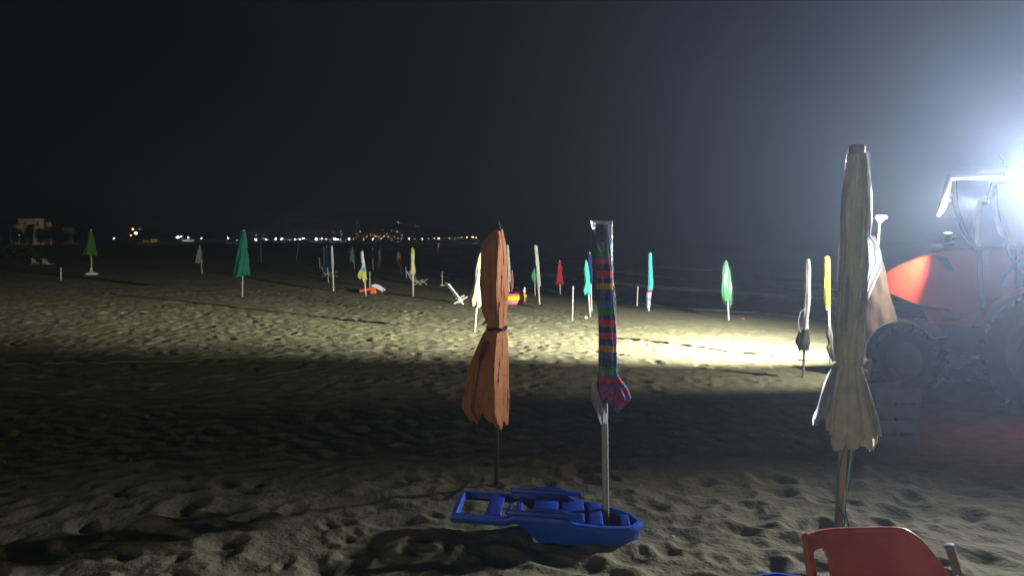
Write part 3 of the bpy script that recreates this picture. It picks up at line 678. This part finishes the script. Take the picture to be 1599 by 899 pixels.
sling_chair('deck_chair', 'blue fabric deck chair beside the slim pale umbrella', (511, 432), [(502, 416), (506, 428), (521, 426)], [((501, 433), (519, 424)), ((505, 425), (520, 433))], fabric('royal', (.02, .12, .45)), M_POLEG, wd=.6, skew=.2)

def red_low():
    g = on_ground(576, 459); Y = g[1]; root = thing('low_lounger', (g[0], Y, sand_z(g[0], Y)), 'low red and white plastic lounger lying near the tricolour umbrella', 'lounger')
    a, b_, c = at(562, 454.5, Y), at(588, 450.5, Y), at(588, 456, Y)
    MB().tube([a, .5*(a+b_)+(0, 0, .015), b_], [.05, .06, .05], 10).build('side_rail', M_REDPL, root)
    MB().tube([a+(0, .5, 0), b_+(0, .5, 0)], [.05, .05], 10).build('side_rail', M_REDPL, root)
    for t in np.linspace(.1, .95, 6):
        p = a + (b_-a)*t; MB().box(p + (0, .25, -.01), (.06, .5, .025), None, .008).build('slat', M_REDPL, root)
    MB().box(at(583, 455.5, Y), (.22, .12, .14), None, .04).build('foot_block', M_REDPL, root)
    for dy in (0, .45):
        MB().tube([at(580.5, 446, Y)+(0, dy, 0), at(588, 448, Y)+(0, dy, 0), at(598, 454.5, Y)+(0, dy, 0)], [.045, .05, .04], 8).build('back_rail', M_WHITEPL, root)
    for t in np.linspace(.1, .9, 5):
        p = at(580.5 + 17.5*t, 446 + 8*t, Y); MB().box(p + (0, .225, .0), (.05, .45, .02), roty(R(25)), .006).build('back_slat', M_WHITEPL, root)
red_low()
def dinghy():
    g = on_ground(803, 476); Y = g[1]; px = Y/F; root = thing('inflatable_dinghy', (g[0], Y+.3, sand_z(g[0], Y)), 'yellow and pink inflatable dinghy right of the terracotta umbrella', 'dinghy')
    c = np.array([at(799, 470, Y)[0], Y+.38, sand_z(g[0], Y)]); a_, b_ = 19*px, .42
    for nm, col, zz, rad, k in (('lower_tube', (.6, .16, .28), .08, .085, 1.), ('middle_tube', (.75, .62, .02), .20, .095, 1.03), ('upper_tube', (.6, .10, .08), .30, .055, 1.0)):
        pts = [c + np.array([a_*k*math.cos(t)*(1.0), b_*k*math.sin(t), zz + .05*max(math.cos(t), 0)**3]) for t in np.linspace(0, 6.283, 41)]
        MB().tube(pts, rad, 10, caps=False).build(nm, mat('vinyl_' + nm, col, .35, .08), root)
    b = MB(); b.lathe([(.06, .01), (.06, min(a_, b_)*.95)], c, (0, 0, 1), 24); b.build('floor', mat('vinyl_floor', (.18, .22, .26), .5), root)
    for dy in (-.1, .1):
        MB().tube([c + (a_*.92, dy, .28), c + (a_*1.03, dy, .38), c + (a_*1.1, dy, .52)], [.06, .05, .02], 8).build('horn', M_WHITEPL, root)
dinghy()
def crate():
    g = on_ground(1404, 701); root = thing('storage_crate', (g[0], g[1]+.2, sand_z(g[0], g[1]+.2)), 'grey slatted crate standing in the shade behind the ecru umbrella', 'crate')
    m_ = mat('crate_plastic', (.16, .16, .19), .6); z0 = sand_z(g[0], g[1]+.2); X, Yc_ = g[0], g[1]+.2
    for sx in (-1, 1):
        for sy in (-1, 1): MB().box((X+sx*.155, Yc_+sy*.145, z0+.24), (.04, .04, .50), None, .006).build('post', m_, root)
    for k in range(4):
        z = z0 + .05 + k*.125
        for sy in (-1, 1): MB().box((X, Yc_+sy*.168, z), (.345, .012, .10), None, .004).build('slat', m_, root)
        for sx in (-1, 1): MB().box((X+sx*.178, Yc_, z), (.012, .32, .10), None, .004).build('slat', m_, root)
    MB().box((X, Yc_, z0+.02), (.33, .31, .015)).build('floor', m_, root)
crate()

# rope across the sand, small litter
def rope():
    P_ = []
    for x in np.linspace(-30, 735, 70):
        y = np.interp(x, [-30, 240, 420, 560, 640, 735], [573, 566, 556, 549.5, 547.5, 547]) + 1.0*math.sin(x*.05)
        g = on_ground(x, y); P_.append((g[0], g[1], sand_z(g[0], g[1]) + .012))
    tag(MB().tube(P_, .007, 6).build('rope', mat('pale_rope', (.30, .28, .24), .8)), 'thin pale rope lying across the sand from the left edge', 'rope')
rope()
def litter(name, px_, py_, size, col, label, cat, flat):
    g = on_ground(px_, py_); z = sand_z(g[0], g[1]); rows = []
    r_ = np.random.default_rng(int(px_))
    for i, t in enumerate(np.linspace(.02, math.pi-.02, 9)):
        rows.append([(g[0] + size*math.sin(t)*math.cos(p)*(1+.25*r_.random()*flat), g[1] + size*math.sin(t)*math.sin(p), z + size*.5 + size*(.6 if flat else 1)*math.cos(t)*.8) for p in np.linspace(0, 6.283, 13)[:-1]])
    b = MB(); b.grid(rows, closed_u=True)
    tag(b.build(name, mat('litter_' + name, col, .5)), label, cat)
litter('beach_ball', 915, 498.5, .045, (.8, .8, .78), 'small white ball on the sand below the aqua umbrella', 'ball', 0)
litter('litter_scrap', 1160, 499, .045, (.6, .1, .06), 'small red scrap of litter right of the green umbrella in clear plastic', 'litter', 1)
litter('pebble', 1049, 834, .012, (.7, .68, .6), 'tiny pale pebble on the sand right of the dark blue lounger', 'pebble', 1)
litter('pebble', 205, 722, .012, (.6, .6, .55), 'tiny pale pebble alone on the dark sand at left', 'pebble', 1)

# ------------------------------------------------------------------ tractor with its lamps
TH = R(125); TO = np.array([6.08, 8.17]); TZ = sand_z(5.3, 8.8) - .04
trac = thing('tractor', (TO[0], TO[1], TZ), 'red orange cab tractor with bright work lamps at the right edge', 'tractor', rz=TH)
M_PAINT = mat('tractor_paint', (.55, .055, .022), .35, .05, 5, spec=.5); M_BLACK = mat('tractor_black', (.02, .02, .022), .55, .2, 8, bump=.1)
M_STEEL = mat('steel', (.55, .56, .58), .3, .15, 10, metal=.9); M_RUB = mat('rubber', (.018, .018, .018), .85, .3, 10, bump=.3); M_RIM = mat('wheel_rim', (.09, .085, .08), .5)
M_WHT = mat('roof_white', (.72, .72, .70), .4, .05)
def tl(b, name, m_, parent=trac, **k): return b.build(name, m_, parent, local=True, **k)
def hood():
    rows = []
    for x, hw, zt, zb in ((.80, .33, 1.71, .98), (1.0, .33, 1.71, .98), (1.3, .325, 1.68, .99), (1.6, .315, 1.60, 1.02), (1.85, .30, 1.50, 1.10), (1.98, .285, 1.43, 1.14), (2.03, .26, 1.38, 1.18)):
        rr = .07; ring = []
        for y, z in ((hw, zb), (hw*1.02, (zt+zb)/2), (hw, zt-rr*1.4), (hw-rr*.3, zt-rr*.4), (hw-rr*1.2, zt), (0, zt+.012), (-hw+rr*1.2, zt), (-hw+rr*.3, zt-rr*.4), (-hw, zt-rr*1.4), (-hw*1.02, (zt+zb)/2), (-hw, zb)): ring.append((x, y, z))
        rows.append(ring)
    b = MB(); n0 = b.grid(rows); n = len(rows[0]); b.cap([n0 + 6*n + k for k in range(n)])
    h = tl(b, 'hood', M_PAINT, sharp=30)
    for s_ in (-1, 1):
        v = MB(); v.prism([(1.26, 1.60), (1.38, 1.60), (1.24, 1.42), (1.15, 1.42)], 0, .008, lambda x, z, q: (x, s_*(.327 + q), z)); tl(v, 'vent', M_BLACK, h)
        p = MB(); p.prism([(.80, .96), (1.52, .96), (1.42, .80), (.80, .80)], 0, .03, lambda x, z, q: (x, s_*(.29 + q), z)); tl(p, 'side_panel', M_PAINT, h)
        d = MB(); d.prism([(1.08, .90), (1.32, .90), (1.30, .85), (1.08, .85)], 0, .006, lambda x, z, q: (x, s_*(.321 + q), z)); tl(d, 'emblem_strip', M_BLACK, h)
    g = MB(); g.box((2.035, 0, 1.24), (.03, .44, .2)); tl(g, 'grille', M_BLACK)
    for s_ in (-1, 1):
        q = MB(); q.lathe([(-.02, .055), (.01, .06), (.018, .03), (.02, .004)], (2.06, s_*.15, 1.25), (1, 0, 0), 20); tl(q, 'headlamp', mat('lamp_glass', (.7, .7, .7), .1))
hood()
c = MB(); c.box((.95, 0, .66), (2.1, .34, .36), None, .03); tl(c, 'chassis', M_BLACK)
c = MB(); c.box((1.5, 0, .42), (.12, 1.0, .12), None, .02); tl(c, 'front_axle', M_BLACK)
c = MB(); c.box((0, 0, .62), (.2, 1.2, .2), None, .02); tl(c, 'rear_axle', M_BLACK)
def wheel(x, y, r, w_, nm):
    tyre = MB(); prof = [(-w_/2, r*.58), (-w_/2, r*.86), (-w_*.40, r*.95), (0, r*.97), (w_*.40, r*.95), (w_/2, r*.86), (w_/2, r*.58)]
    tyre.lathe(prof, (x, y, r), (0, 1, 0), 48)
    for k in range(22):
        for s_ in (-1, 1):
            a = 2*math.pi*(k + .25*s_)/22; Rm = roty(a); cc = Rm @ np.array([0, 0, r*.965]) + (x, y + s_*w_*.22, r)
            tyre.box(cc, (.05, w_*.52, .07), Rm @ rotz(s_*R(35)))
    wh = bpy.data.objects.new('wheel', None); link(wh); wh.parent = trac; wh.empty_display_size = .1
    tl(tyre, 'tyre', M_RUB, wh)
    s_ = 1 if y > 0 else -1
    rim = MB(); rim.lathe([(-w_*.45*s_, r*.60), (w_*.46*s_, r*.60), (w_*.40*s_, r*.55), (w_*.10*s_, r*.48), (w_*.12*s_, r*.2), (w_*.28*s_, r*.18), (w_*.28*s_, .005)], (x, y, r), (0, 1, 0), 36); tl(rim, 'rim', M_RIM, wh)
for s_ in (1, -1):
    wheel(1.5, s_*.62, .38, .24, 'front'); wheel(0, s_*.72, .62, .34, 'rear')
    f = MB(); rows = []
    for a in np.linspace(R(10), R(140), 16):
        rr = .47; rows.append([(1.5 + rr*math.cos(a), s_*(.62 + q), .38 + rr*math.sin(a)) for q in (-.17, -.15, .15, .17)])
    f.grid(rows); o = tl(f, 'front_fender', mat('fender_grey', (.30, .30, .31), .5)); o.modifiers.new('t', 'SOLIDIFY').thickness = .018
    f = MB(); rows = []
    for a in np.linspace(R(20), R(170), 20):
        rr = .72; rows.append([(rr*math.cos(a), s_*(.72 + q), .62 + rr*math.sin(a)) for q in (-.24, -.1, .1, .21)])
    f.grid(rows); o = tl(f, 'rear_fender', M_PAINT); o.modifiers.new('t', 'SOLIDIFY').thickness = .02
    # cab posts, panes, step, mirror
    for nm, pts, r_ in (('front_post', [(1.12, s_*.50, 2.46), (1.10, s_*.50, 2.2), (1.02, s_*.47, 1.9), (.86, s_*.44, 1.66), (.80, s_*.42, 1.0)], .03), ('middle_post', [(.30, s_*.53, 2.46), (.32, s_*.56, 1.6), (.34, s_*.54, .85)], .028), ('rear_post', [(-.42, s_*.52, 2.46), (-.48, s_*.54, 1.6), (-.48, s_*.52, 1.2)], .03)):
        tl(MB().tube(pts, r_, 10), nm, M_BLACK)
    for nm, poly in (('door_pane', [(1.08, 2.28), (1.0, 1.9), (.84, 1.66), (.80, 1.05), (.36, .95), (.33, 2.28)]), ('side_pane', [(.28, 2.28), (.30, 1.35), (-.44, 1.35), (-.40, 2.28)])):
        p = MB(); p.prism(poly, 0, .006, lambda x, z, q: (x, s_*(.51 + q), z)); tl(p, nm, MATS.setdefault('pane', film('cab_glass', .06, (.6, .65, .7), .02)))
    st = MB(); st.box((.62, s_*.60, .50), (.34, .20, .035), None, .01); tl(st, 'step', M_WHT)
    st = MB(); st.box((.66, s_*.60, .30), (.30, .18, .025), None, .01); st.tube([(.5, s_*.66, .5), (.52, s_*.66, .3)], .012, 6); st.tube([(.76, s_*.66, .5), (.78, s_*.66, .3)], .012, 6); tl(st, 'lower_step', M_BLACK)
rf = MB(); rf.box((.36, 0, 2.53), (1.62, 1.16, .10), None, .045); tl(rf, 'roof', M_WHT)
for s_ in (1, -1):
    vb = MB(); vb.box((.86, s_*.597, 2.485), (.62, .035, .05), None, .012); tl(vb, 'roof_rail', M_WHT)
    if s_ < 0: continue
    mr = MB(); mr.tube([(1.12, s_*.60, 2.48), (1.14, s_*.63, 2.34), (1.17, s_*.64, 2.16), (1.22, s_*.64, 2.06)], [.03, .045, .04, .02], 10); tl(mr, 'mirror_arm', M_WHT)
sp_ = MB(); sp_.prism([(1.06, 2.30), (.84, 1.70), (.842, 1.69), (1.064, 2.295)], -.46, .46, lambda x, z, q: (x, q, z)); tl(sp_, 'windscreen', MATS['pane'])
ant = MB(); ant.tube([(.62, .5, 2.57), (.60, .52, 2.65), (.66, .52, 2.72)], .010, 6); tl(ant, 'antenna', M_WHT)
seat = MB(); seat.box((.05, 0, 1.15), (.5, .48, .12), None, .04); seat.box((-.2, 0, 1.5), (.12, .46, .65), roty(R(-8)), .04); tl(seat, 'seat', M_BLACK)
sw = MB(); sw.tube([(.62 + .10*math.cos(a), .19*math.sin(a), 1.58 + .16*math.cos(a)) for a in np.linspace(0, 6.283, 25)], .014, 8, caps=False); sw.tube([(.62, 0, 1.58), (.8, 0, 1.3)], .02, 8); tl(sw, 'steering_wheel', M_BLACK)
ex = MB(); ex.tube([(1.25, -.36, 1.5), (1.25, -.38, 2.0), (1.22, -.38, 2.25)], [.045, .045, .03], 12); tl(ex, 'exhaust', M_STEEL)

def spot(loc, aim, power, size, blend, col=LAMP_COL, rad=.03, name='work_light'):
    l = bpy.data.lights.new(name, 'SPOT'); l.energy = power; l.spot_size = R(size); l.spot_blend = blend; l.color = col; l.shadow_soft_size = rad
    o = bpy.data.objects.new(name, l); link(o); o.parent = trac; o.location = loc
    from mathutils import Vector
    o.rotation_euler = Vector(aim).to_track_quat('-Z', 'Y').to_euler()
def lamp(loc, aim, r, lit, name='work_lamp', stem=None, body=None):
    a = np.array(aim, float); a /= np.linalg.norm(a); loc = np.array(loc, float)
    b = MB(); b.lathe([(-.09, .01), (-.085, r*.55), (-.03, r*.95), (0, r), (.012, r), (.012, r*.9), (-.005, r*.88)], loc, a, 24); h = tl(b, name, body or M_STEEL)
    g = MB(); g.lathe([(-.002, r*.88), (.004, r*.5), (.006, .003)], loc, a, 24); tl(g, 'lens', emis('lamp_lit', (1, .97, .85), 60) if lit else MATS['lamp_glass'], h)
    if stem is not None: s_ = MB(); s_.tube([loc - a*.05, np.array(stem)], .013, 8); tl(s_, 'bracket', M_BLACK, h)
    return loc + a*.03
for s_ in (1, -1):
    p = lamp((1.25, s_*.46, 2.25), (1, .05, -.16), .05, s_ < 0, stem=(1.14, s_*.46, 2.50))
    if s_ < 0: spot(p, (1, -.02, -.03), P_MAIN, 104, .85)
pa = lamp((1.20, .74, 1.72), (1, .12, -.15), .06, True, stem=(1.10, .50, 1.74))       # arm lamp beside the hood
spot(pa, (1, .05, -.12), P_LEFT, 132, .4)
pb = lamp((1.06, .72, 1.86), (-.05, .10, 1), .05, True, stem=(1.06, .50, 1.80))       # lit and turned up as added light for the roof rail
spot(pb, (-.06, .05, 1), P_RAIL_FILL, 110, .7)  # added light for the roof rail, shares the work_light name
pr = lamp((.07, .68, 2.27), (-.7, .7, -.2), .05, True, stem=(.07, .56, 2.48))
spot(pr, (-.36, .93, .43), P_REAR, 112, .95, (.92, .95, 1.0), rad=.16)
tlamp = MB(); tlamp.box((-.50, .86, 1.18), (.05, .14, .08), None, .015); tl(tlamp, 'tail_lamp', emis('tail_red', (1, .05, .03), 4))
spot((-.56, .88, 1.18), (-.6, .8, -.35), P_TAIL, 150, .6, (1, .12, .10), name='tail_light')

# ------------------------------------------------------------------ far shore: lamps, houses, kiosks
LCOL = {'w': ((1, .97, .88), 20.), 'o': ((1, .42, .12), 14.), 'y': ((1, .75, .35), 14.), 'd': ((1, .75, .5), 5.), 'r': ((1, .30, .06), 2.0)}
M_MAST = mat('lamp_mast', (.12, .12, .12), .6)
PROTO = {}
def far_lamp(px_, py_, size, ck, label, group, d=None, hillside=False, name='street_lamp', light=0):
    if d is None: d = float(np.clip((6-CAMH)*F/max(HORIZ-py_, .5), 220, 470))
    if px_ > 690: d = 510; size *= .8
    if px_ > 745: d = 540
    if px_ > 800: d = 800
    p = at(px_, py_, d); z0 = gz(p[0], d)
    if hillside:
        for d in np.arange(566, 860, 6):
            p = at(px_, py_, d); z0 = float(hill(np.array([p[0]]), np.array([float(d)]))[0]) * np.clip((.02-p[0]/d)/.10, 0, 1)
            if z0 + 4 >= p[2]: break
        z0 = min(z0, p[2] - 4)
    r = max(size*.5*d/F, .12)
    root = thing(name, (p[0], d, z0), label, 'street lamp', group)
    MB().tube([(p[0], d+.3+r, z0-.5), (p[0], d+.3+r, p[2]+r)], max(.06, r*.12), 6).build('mast', M_MAST, root)
    MB().lathe([(-r*.8, .01), (-r*.6, r*.6), (0, r), (r*.6, r*.6), (r*.8, .01)], p, (0, 0, 1), 10).build('lamp_head', emis('far_%s_%d' % (ck, round(d/100)), LCOL[ck][0], LCOL[ck][1]*.35*math.exp(GLARE_HAZE*round(d/100)*100)), root)
    if light:
        l = bpy.data.lights.new('street_light', 'POINT'); l.energy = light; l.color = LCOL[ck][0]; l.shadow_soft_size = .2
        o = bpy.data.objects.new('street_light', l); link(o); o.location = (p[0], d - 2*r - .3, p[2])
    return root
G1 = 'lamps along the far shore'
far_lamp(87.5, 369.5, 3.2, 'w', 'white lamp below the pale houses at far left', G1, d=300)
far_lamp(178, 372.3, 2.6, 'w', 'single white lamp between the lime umbrella and the orange lamp', G1, d=380)
far_lamp(207.5, 357.8, 3.6, 'o', 'high orange lamp at left, above the bright white one', G1, d=330)
far_lamp(212, 364, 4.6, 'w', 'large white lamp just below the high orange one', G1, d=320)
far_lamp(204.5, 367.5, 2.6, 'o', 'low dim orange lamp below the high orange one', G1, d=340)
far_lamp(218, 357.6, 1.3, 'd', 'tiny lamp right of the high orange one', G1, d=420)
far_lamp(278, 370.4, 4.4, 'w', 'large white lamp above the lit food stall', G1, d=420)
far_lamp(283.2, 369.6, 2.0, 'w', 'small white lamp beside the large one above the food stall', G1, d=430)
far_lamp(294, 371, 2.4, 'w', 'white lamp at the right end of the lit food stall', G1, d=440)
far_lamp(314.5, 372.3, 2.4, 'w', 'white lamp above the small checked umbrella', G1, d=430)
far_lamp(356, 371.8, 2.2, 'w', 'white lamp left of the tall dark green umbrella top', G1, d=440)
far_lamp(399, 374, 3.6, 'w', 'large white lamp right of the tall dark green umbrella', G1, d=460)
ROW = ((399.5, 367.5, 1.5, 'd'), (412, 371.5, 1.3, 'd'), (416, 374.2, 1.9, 'w'), (430.5, 373, 2.4, 'w'), (440, 373, 3.2, 'w'), (452, 374.6, 1.5, 'd'), (461, 373.7, 2.4, 'w'), (468.7, 373.4, 2.6, 'w'), (473.7, 372, 3.0, 'w'),
                    (493.7, 373.5, 4.0, 'w'), (499, 373.2, 1.4, 'd'), (503, 372.5, 1.8, 'w'), (509, 373.7, 2.0, 'w'), (515, 374, 1.3, 'd'), (523, 373.4, 4.0, 'w'), (527.5, 373.7, 2.6, 'w'), (532, 373.8, 1.6, 'd'),
                    (545, 373, 2.8, 'w'), (552, 373.8, 1.2, 'd'), (568, 373.7, 1.6, 'd'), (582, 373, 2.0, 'w'), (595, 373.5, 1.2, 'd'), (612, 373.7, 1.3, 'd'), (627, 373.4, 1.2, 'd'), (639, 373, 1.9, 'w'), (648, 373.5, 1.2, 'd'), (659.5, 372.8, 2.0, 'y'),
                    (670, 373, 1.2, 'd'), (678.7, 372, 1.6, 'y'), (694, 372.4, 1.2, 'd'), (702, 371.6, 1.5, 'y'), (710, 371.8, 1.2, 'y'), (716, 371.4, 1.2, 'd'), (720.5, 370.9, 1.7, 'y'), (729, 370.8, 1.7, 'y'), (337, 375, 1.4, 'd'), (326, 374.6, 1.3, 'd'), (370, 374.8, 1.5, 'd'))
ORD = 'first second third fourth fifth sixth seventh eighth ninth tenth eleventh twelfth thirteenth fourteenth fifteenth sixteenth seventeenth eighteenth nineteenth'.split()
tens = {20: 'twent', 30: 'thirt'}
def ordinal(n): return ORD[n-1] if n < 20 else (tens[n//10*10] + 'ieth' if n % 10 == 0 else tens[n//10*10] + 'y-' + ORD[n % 10 - 1])
for n, (x, y, s_, k) in enumerate(sorted(ROW), 1):
    look = {'w': 'white', 'd': 'faint', 'y': 'yellow'}[k]; look = ('bright ' if s_ > 2.3 else 'small ') + look
    far_lamp(x, y, s_, k, '%s lamp, %s from the left in the far shore row' % (look, ordinal(n)), G1)
far_lamp(685, 372.4, 3.6, 'o', 'large amber lamp in the far shore row, left of the cream umbrella', G1)
far_lamp(738, 370.3, 2.8, 'y', 'brighter yellow lamp at the right end of the far shore row', G1)
far_lamp(743.5, 370.9, 2.0, 'y', 'yellow lamp closest to the terracotta umbrella top', G1)
far_lamp(837, 370, 1.2, 'd', 'lone faint light on the horizon above the leaning grey umbrella', G1)
far_lamp(622, 347.5, 1.9, 'd', 'topmost bright lamp on the dark hillside', 'lamps on the far hillside', hillside=True)
rl = random.Random(5)
for k in range(52):
    if k < 36: x = rl.gauss(592, 17); y = 372.5 - abs(rl.gauss(0, 5.2))
    else: x = rl.uniform(478, 632); y = rl.uniform(358, 371)
    x = min(max(x, 540 if k < 36 else 470), 628); y = max(y, 351)
    far_lamp(x, y, rl.choice((.9, 1.1, 1.3, 1.7)), rl.choice('rrrdd'), 'small orange lamp among the lights scattered over the far hillside', 'lamps on the far hillside', hillside=True)

M_PLAST = mat('plaster', (.42, .35, .27), .9, .15, .6); M_SHUT = mat('shutter', (.08, .07, .06), .7)
def house(label, xl, xr, yt, Y, parts):
    c = at((xl+xr)/2, HORIZ, Y); z0 = gz(c[0], Y); root = thing('house', (c[0], Y, z0), label, 'house')
    for nm, a, b_, t, dy, dp in parts:
        p0, p1 = at(a, t, Y), at(b_, t, Y); h = p1[2]
        MB().box(((p0[0]+p1[0])/2, Y + dy + dp/2, (z0 - .5 + h)/2), (p1[0]-p0[0], dp, h - z0 + .5)).build(nm, M_PLAST, root, smooth=False)
        MB().box(((p0[0]+p1[0])/2, Y + dy + dp/2, h + .12), (p1[0]-p0[0]+.5, dp+.5, .24)).build('parapet', M_PLAST, root, smooth=False)
        n = max(1, int((p1[0]-p0[0])/3.2))
        for i in range(n):
            xx = p0[0] + (p1[0]-p0[0])*(i+.5)/n
            for zz in ([h-1.6, h-4.6] if h > 6 else [h-1.6]):
                w_ = MB().box((xx, Y+dy-.03, zz), (1.0, .08, 1.3)).build('window', M_SHUT, root, smooth=False)
                MB().box((xx, Y+dy-.12, zz-.72), (1.3, .2, .1)).build('sill', M_PLAST, w_, smooth=False)
    return root
house('pale flat roofed house behind dark trees at far left', 25, 70, 341, 250, (('wing', 24, 45, 352.5, -3, 8), ('wall', 28.5, 68, 342.5, 0, 9), ('stair_block', 68.3, 76, 348, 1.5, 6)))
house('lower small pale house right of the flat roofed house', 97, 128, 355, 290, (('wall', 98, 116, 356.5, 0, 8), ('wing', 117, 127, 363, -2, 6)))
# dim lane lamp, then a fill spot added between trees and house walls
hl = far_lamp(30, 367, .8, 'd', 'dim lamp on the lane below the flat roofed house', G1, d=222)
l = bpy.data.lights.new('house_fill', 'SPOT'); l.energy = 1300; l.color = (1, .8, .6); l.spot_size = R(150); l.spot_blend = .9; l.shadow_soft_size = .2
o = bpy.data.objects.new('house_fill', l); link(o); o.location = at(46, 356, 239.5); o.rotation_euler = (R(96), 0, 0)

def kiosk(label, xl, xr, yt, yb_, Y, wallc, lit, name='kiosk'):
    p0, p1 = at(xl, yt, Y), at(xr, yb_, Y); z0 = gz(p0[0], Y); cx_ = (p0[0]+p1[0])/2; W = p1[0]-p0[0]; h = p0[2]-z0
    root = thing(name, (cx_, Y, z0), label, 'kiosk')
    m_ = emis(*lit) if lit else wallc
    MB().box((cx_, Y+1.5, z0 + .45), (W, 3, .9)).build('counter', wallc, root, smooth=False)
    MB().box((cx_, Y+2.7, z0 + h*.5), (W*.96, .1, h*.9)).build('lit_back_wall', m_, root, smooth=False)
    for sx in (-1, 1):
        for dy in (.1, 2.9): MB().tube([(cx_+sx*W*.47, Y+dy, z0-.3), (cx_+sx*W*.47, Y+dy, z0+h)], .06, 6).build('post', M_POLE, root)
    MB().box((cx_, Y+1.5, z0+h+.06), (W*1.08, 3.4, .12), rotx(R(3))).build('roof', wallc, root, smooth=False)
    return root
kiosk('yellow lit kiosk under the bright lamps at left', 216, 227, 374.5, 383, 240, mat('kiosk_yellow', (.35, .24, .05), .8), ('kiosk_glow_a', (.50, .30, .04), .25))
kiosk('second yellow lit kiosk, a little taller, just right of the first', 229, 239.5, 372.5, 383, 236, MATS['kiosk_yellow'], ('kiosk_glow_b', (.40, .36, .10), .35))
kiosk('dark long beach shelter right of the yellow kiosks', 241, 274, 373, 382, 260, mat('shelter_grey', (.16, .17, .16), .8), None, 'beach_shelter')
kiosk('white and green lit food stall below the large white lamp', 280, 299, 373.5, 380, 340, mat('stall_green', (.25, .35, .2), .7), ('stall_glow', (.85, .9, .6), .8), 'food_stall')
for i, (a, b_) in enumerate(((306, 328), (330, 352), (375, 396))):
    kiosk(('long low beach hut above the checked umbrella', 'long low beach hut left of the dark green umbrella', 'low beach hut right of the dark green umbrella top')[i], a, b_, 374.2, 378, 420, MATS['shelter_grey'], ('hut_glow', (.5, .42, .3), .05), 'beach_hut')

# dark trees and shrubs at the left
M_LEAF = mat('leaves', (.05, .065, .03), .8, .35, 3); M_BARK = mat('bark', (.09, .06, .04), .9, .3, 5)
def tree(px_, ybase, ytop, wpx, Y, label, n=900, name='tree', leaf=.28, cat='tree'):
    c = at(px_, ytop, Y); z0 = gz(c[0], Y); H = c[2]-z0; W = wpx*Y/F/2; r_ = np.random.default_rng(int(px_*7+Y))
    root = thing(name, (c[0], Y, z0), label, cat, 'trees and shrubs in front of the houses')
    b = MB(); b.tube([(c[0], Y, z0-.3), (c[0]+.1*W, Y, z0+H*.3), (c[0]-.05*W, Y, z0+H*.65)], [H*.035, H*.028, H*.012], 8)
    for k in range(5):
        a = 6.28*k/5; b.tube([(c[0], Y, z0+H*(.25+.06*k)), (c[0]+W*.6*math.cos(a), Y+W*.6*math.sin(a), z0+H*(.55+.07*k))], [H*.016, H*.006], 6)
    b.build('trunk', M_BARK, root)
    v, f = MB(), None
    cl = [(r_.normal(0, .38, 2), r_.uniform(.3, .92)) for _ in range(14)]
    for k in range(n):
        q, t = cl[r_.integers(14)]; d = r_.normal(0, .17, 3)
        p = np.array([c[0] + W*(q[0]+d[0]), Y + W*(q[1]+d[1]), z0 + H*min(max(t + d[2]*.6, .05), 1.0)])
        e1 = r_.normal(0, 1, 3); e1 /= np.linalg.norm(e1); e2 = np.cross(e1, r_.normal(0, 1, 3)); e2 /= np.linalg.norm(e2)+1e-9; s_ = leaf*r_.uniform(.5, 1.3)
        i0 = len(v.v); v.v += [tuple(p - e1*s_), tuple(p + e2*s_*.5), tuple(p + e1*s_), tuple(p - e2*s_*.5)]; v.a += [0]*4; v.f.append((i0, i0+1, i0+2, i0+3))
    v.build('crown', M_LEAF, root, smooth=False)
tree(20, 384, 352, 26, 232, 'dark bushy tree left of the flat roofed house'); tree(47, 384, 350.5, 12, 236, 'slim dark tree right before the flat roofed house')
tree(75, 384, 352, 26, 236, 'dark tree at the right corner of the flat roofed house'); tree(62, 384, 357, 26, 228, 'low dark tree under the flat roofed house')
tree(36, 384, 358, 22, 226, 'low dark tree under the left wing of the flat roofed house')
tree(97, 384, 360, 20, 270, 'dark tree left of the lower small house'); tree(122, 384, 364, 18, 276, 'dark tree before the lower small house')
for x, y, wp, Y, lb in ((-8, 371, 46, 62, 'dry shrub at the extreme left edge of the beach'), (26, 384, 40, 60, 'dry shrub second from the left edge, under the houses'), (62, 388, 34, 60, 'dry shrub third from the left edge')):
    tree(x, 400, y, wp, Y, lb, 1100, 'shrub', .13, 'shrub')
for x, y, lb in ((58, 412.5, 'small pale folded chair far left, left one of two'), (75, 413.5, 'small pale folded chair far left, right one of two')):
    g = on_ground(x, y); root = thing('folded_chair', (g[0], g[1], sand_z(g[0], g[1])), lb, 'chair')
    b = MB(); b.box(g + (0, 0, .12), (.55, .45, .05), roty(R(14)), .015); b.build('seat', M_WHITEPL, root)
    b = MB(); b.box(g + (-.2, .1, .24), (.05, .42, .42), roty(R(-38)), .015); b.build('backrest', M_WHITEPL, root)
    for sx in (-.22, .22):
        for sy in (-.18, .18): MB().tube([g + (sx, sy, .12), g + (sx*1.1, sy, -.05)], .018, 6).build('leg', M_WHITEPL, root)

# ------------------------------------------------------------------ haze added for the lens glare of the lamps
hz = MB(); hz.box((0, 0, 19.5), (19400, 19400, 51)); ho = hz.build('added_haze', bpy.data.materials.new('glare_haze'), smooth=False); ho['kind'] = 'stuff'; ho['label'] = 'haze added for the lens glare around the tractor lamps'
hm = ho.data.materials[0]; hm.use_nodes = True; N = hm.node_tree.nodes; N.clear(); out = N.new('ShaderNodeOutputMaterial'); pv = N.new('ShaderNodeVolumePrincipled')
pv.inputs['Color'].default_value = (.60, .74, 1, 1); pv.inputs['Density'].default_value = GLARE_HAZE; pv.inputs['Anisotropy'].default_value = .7; pv.inputs['Density Attribute'].default_value = ''
hm.node_tree.links.new(pv.outputs[0], out.inputs['Volume']); hm.cycles.homogeneous_volume = True
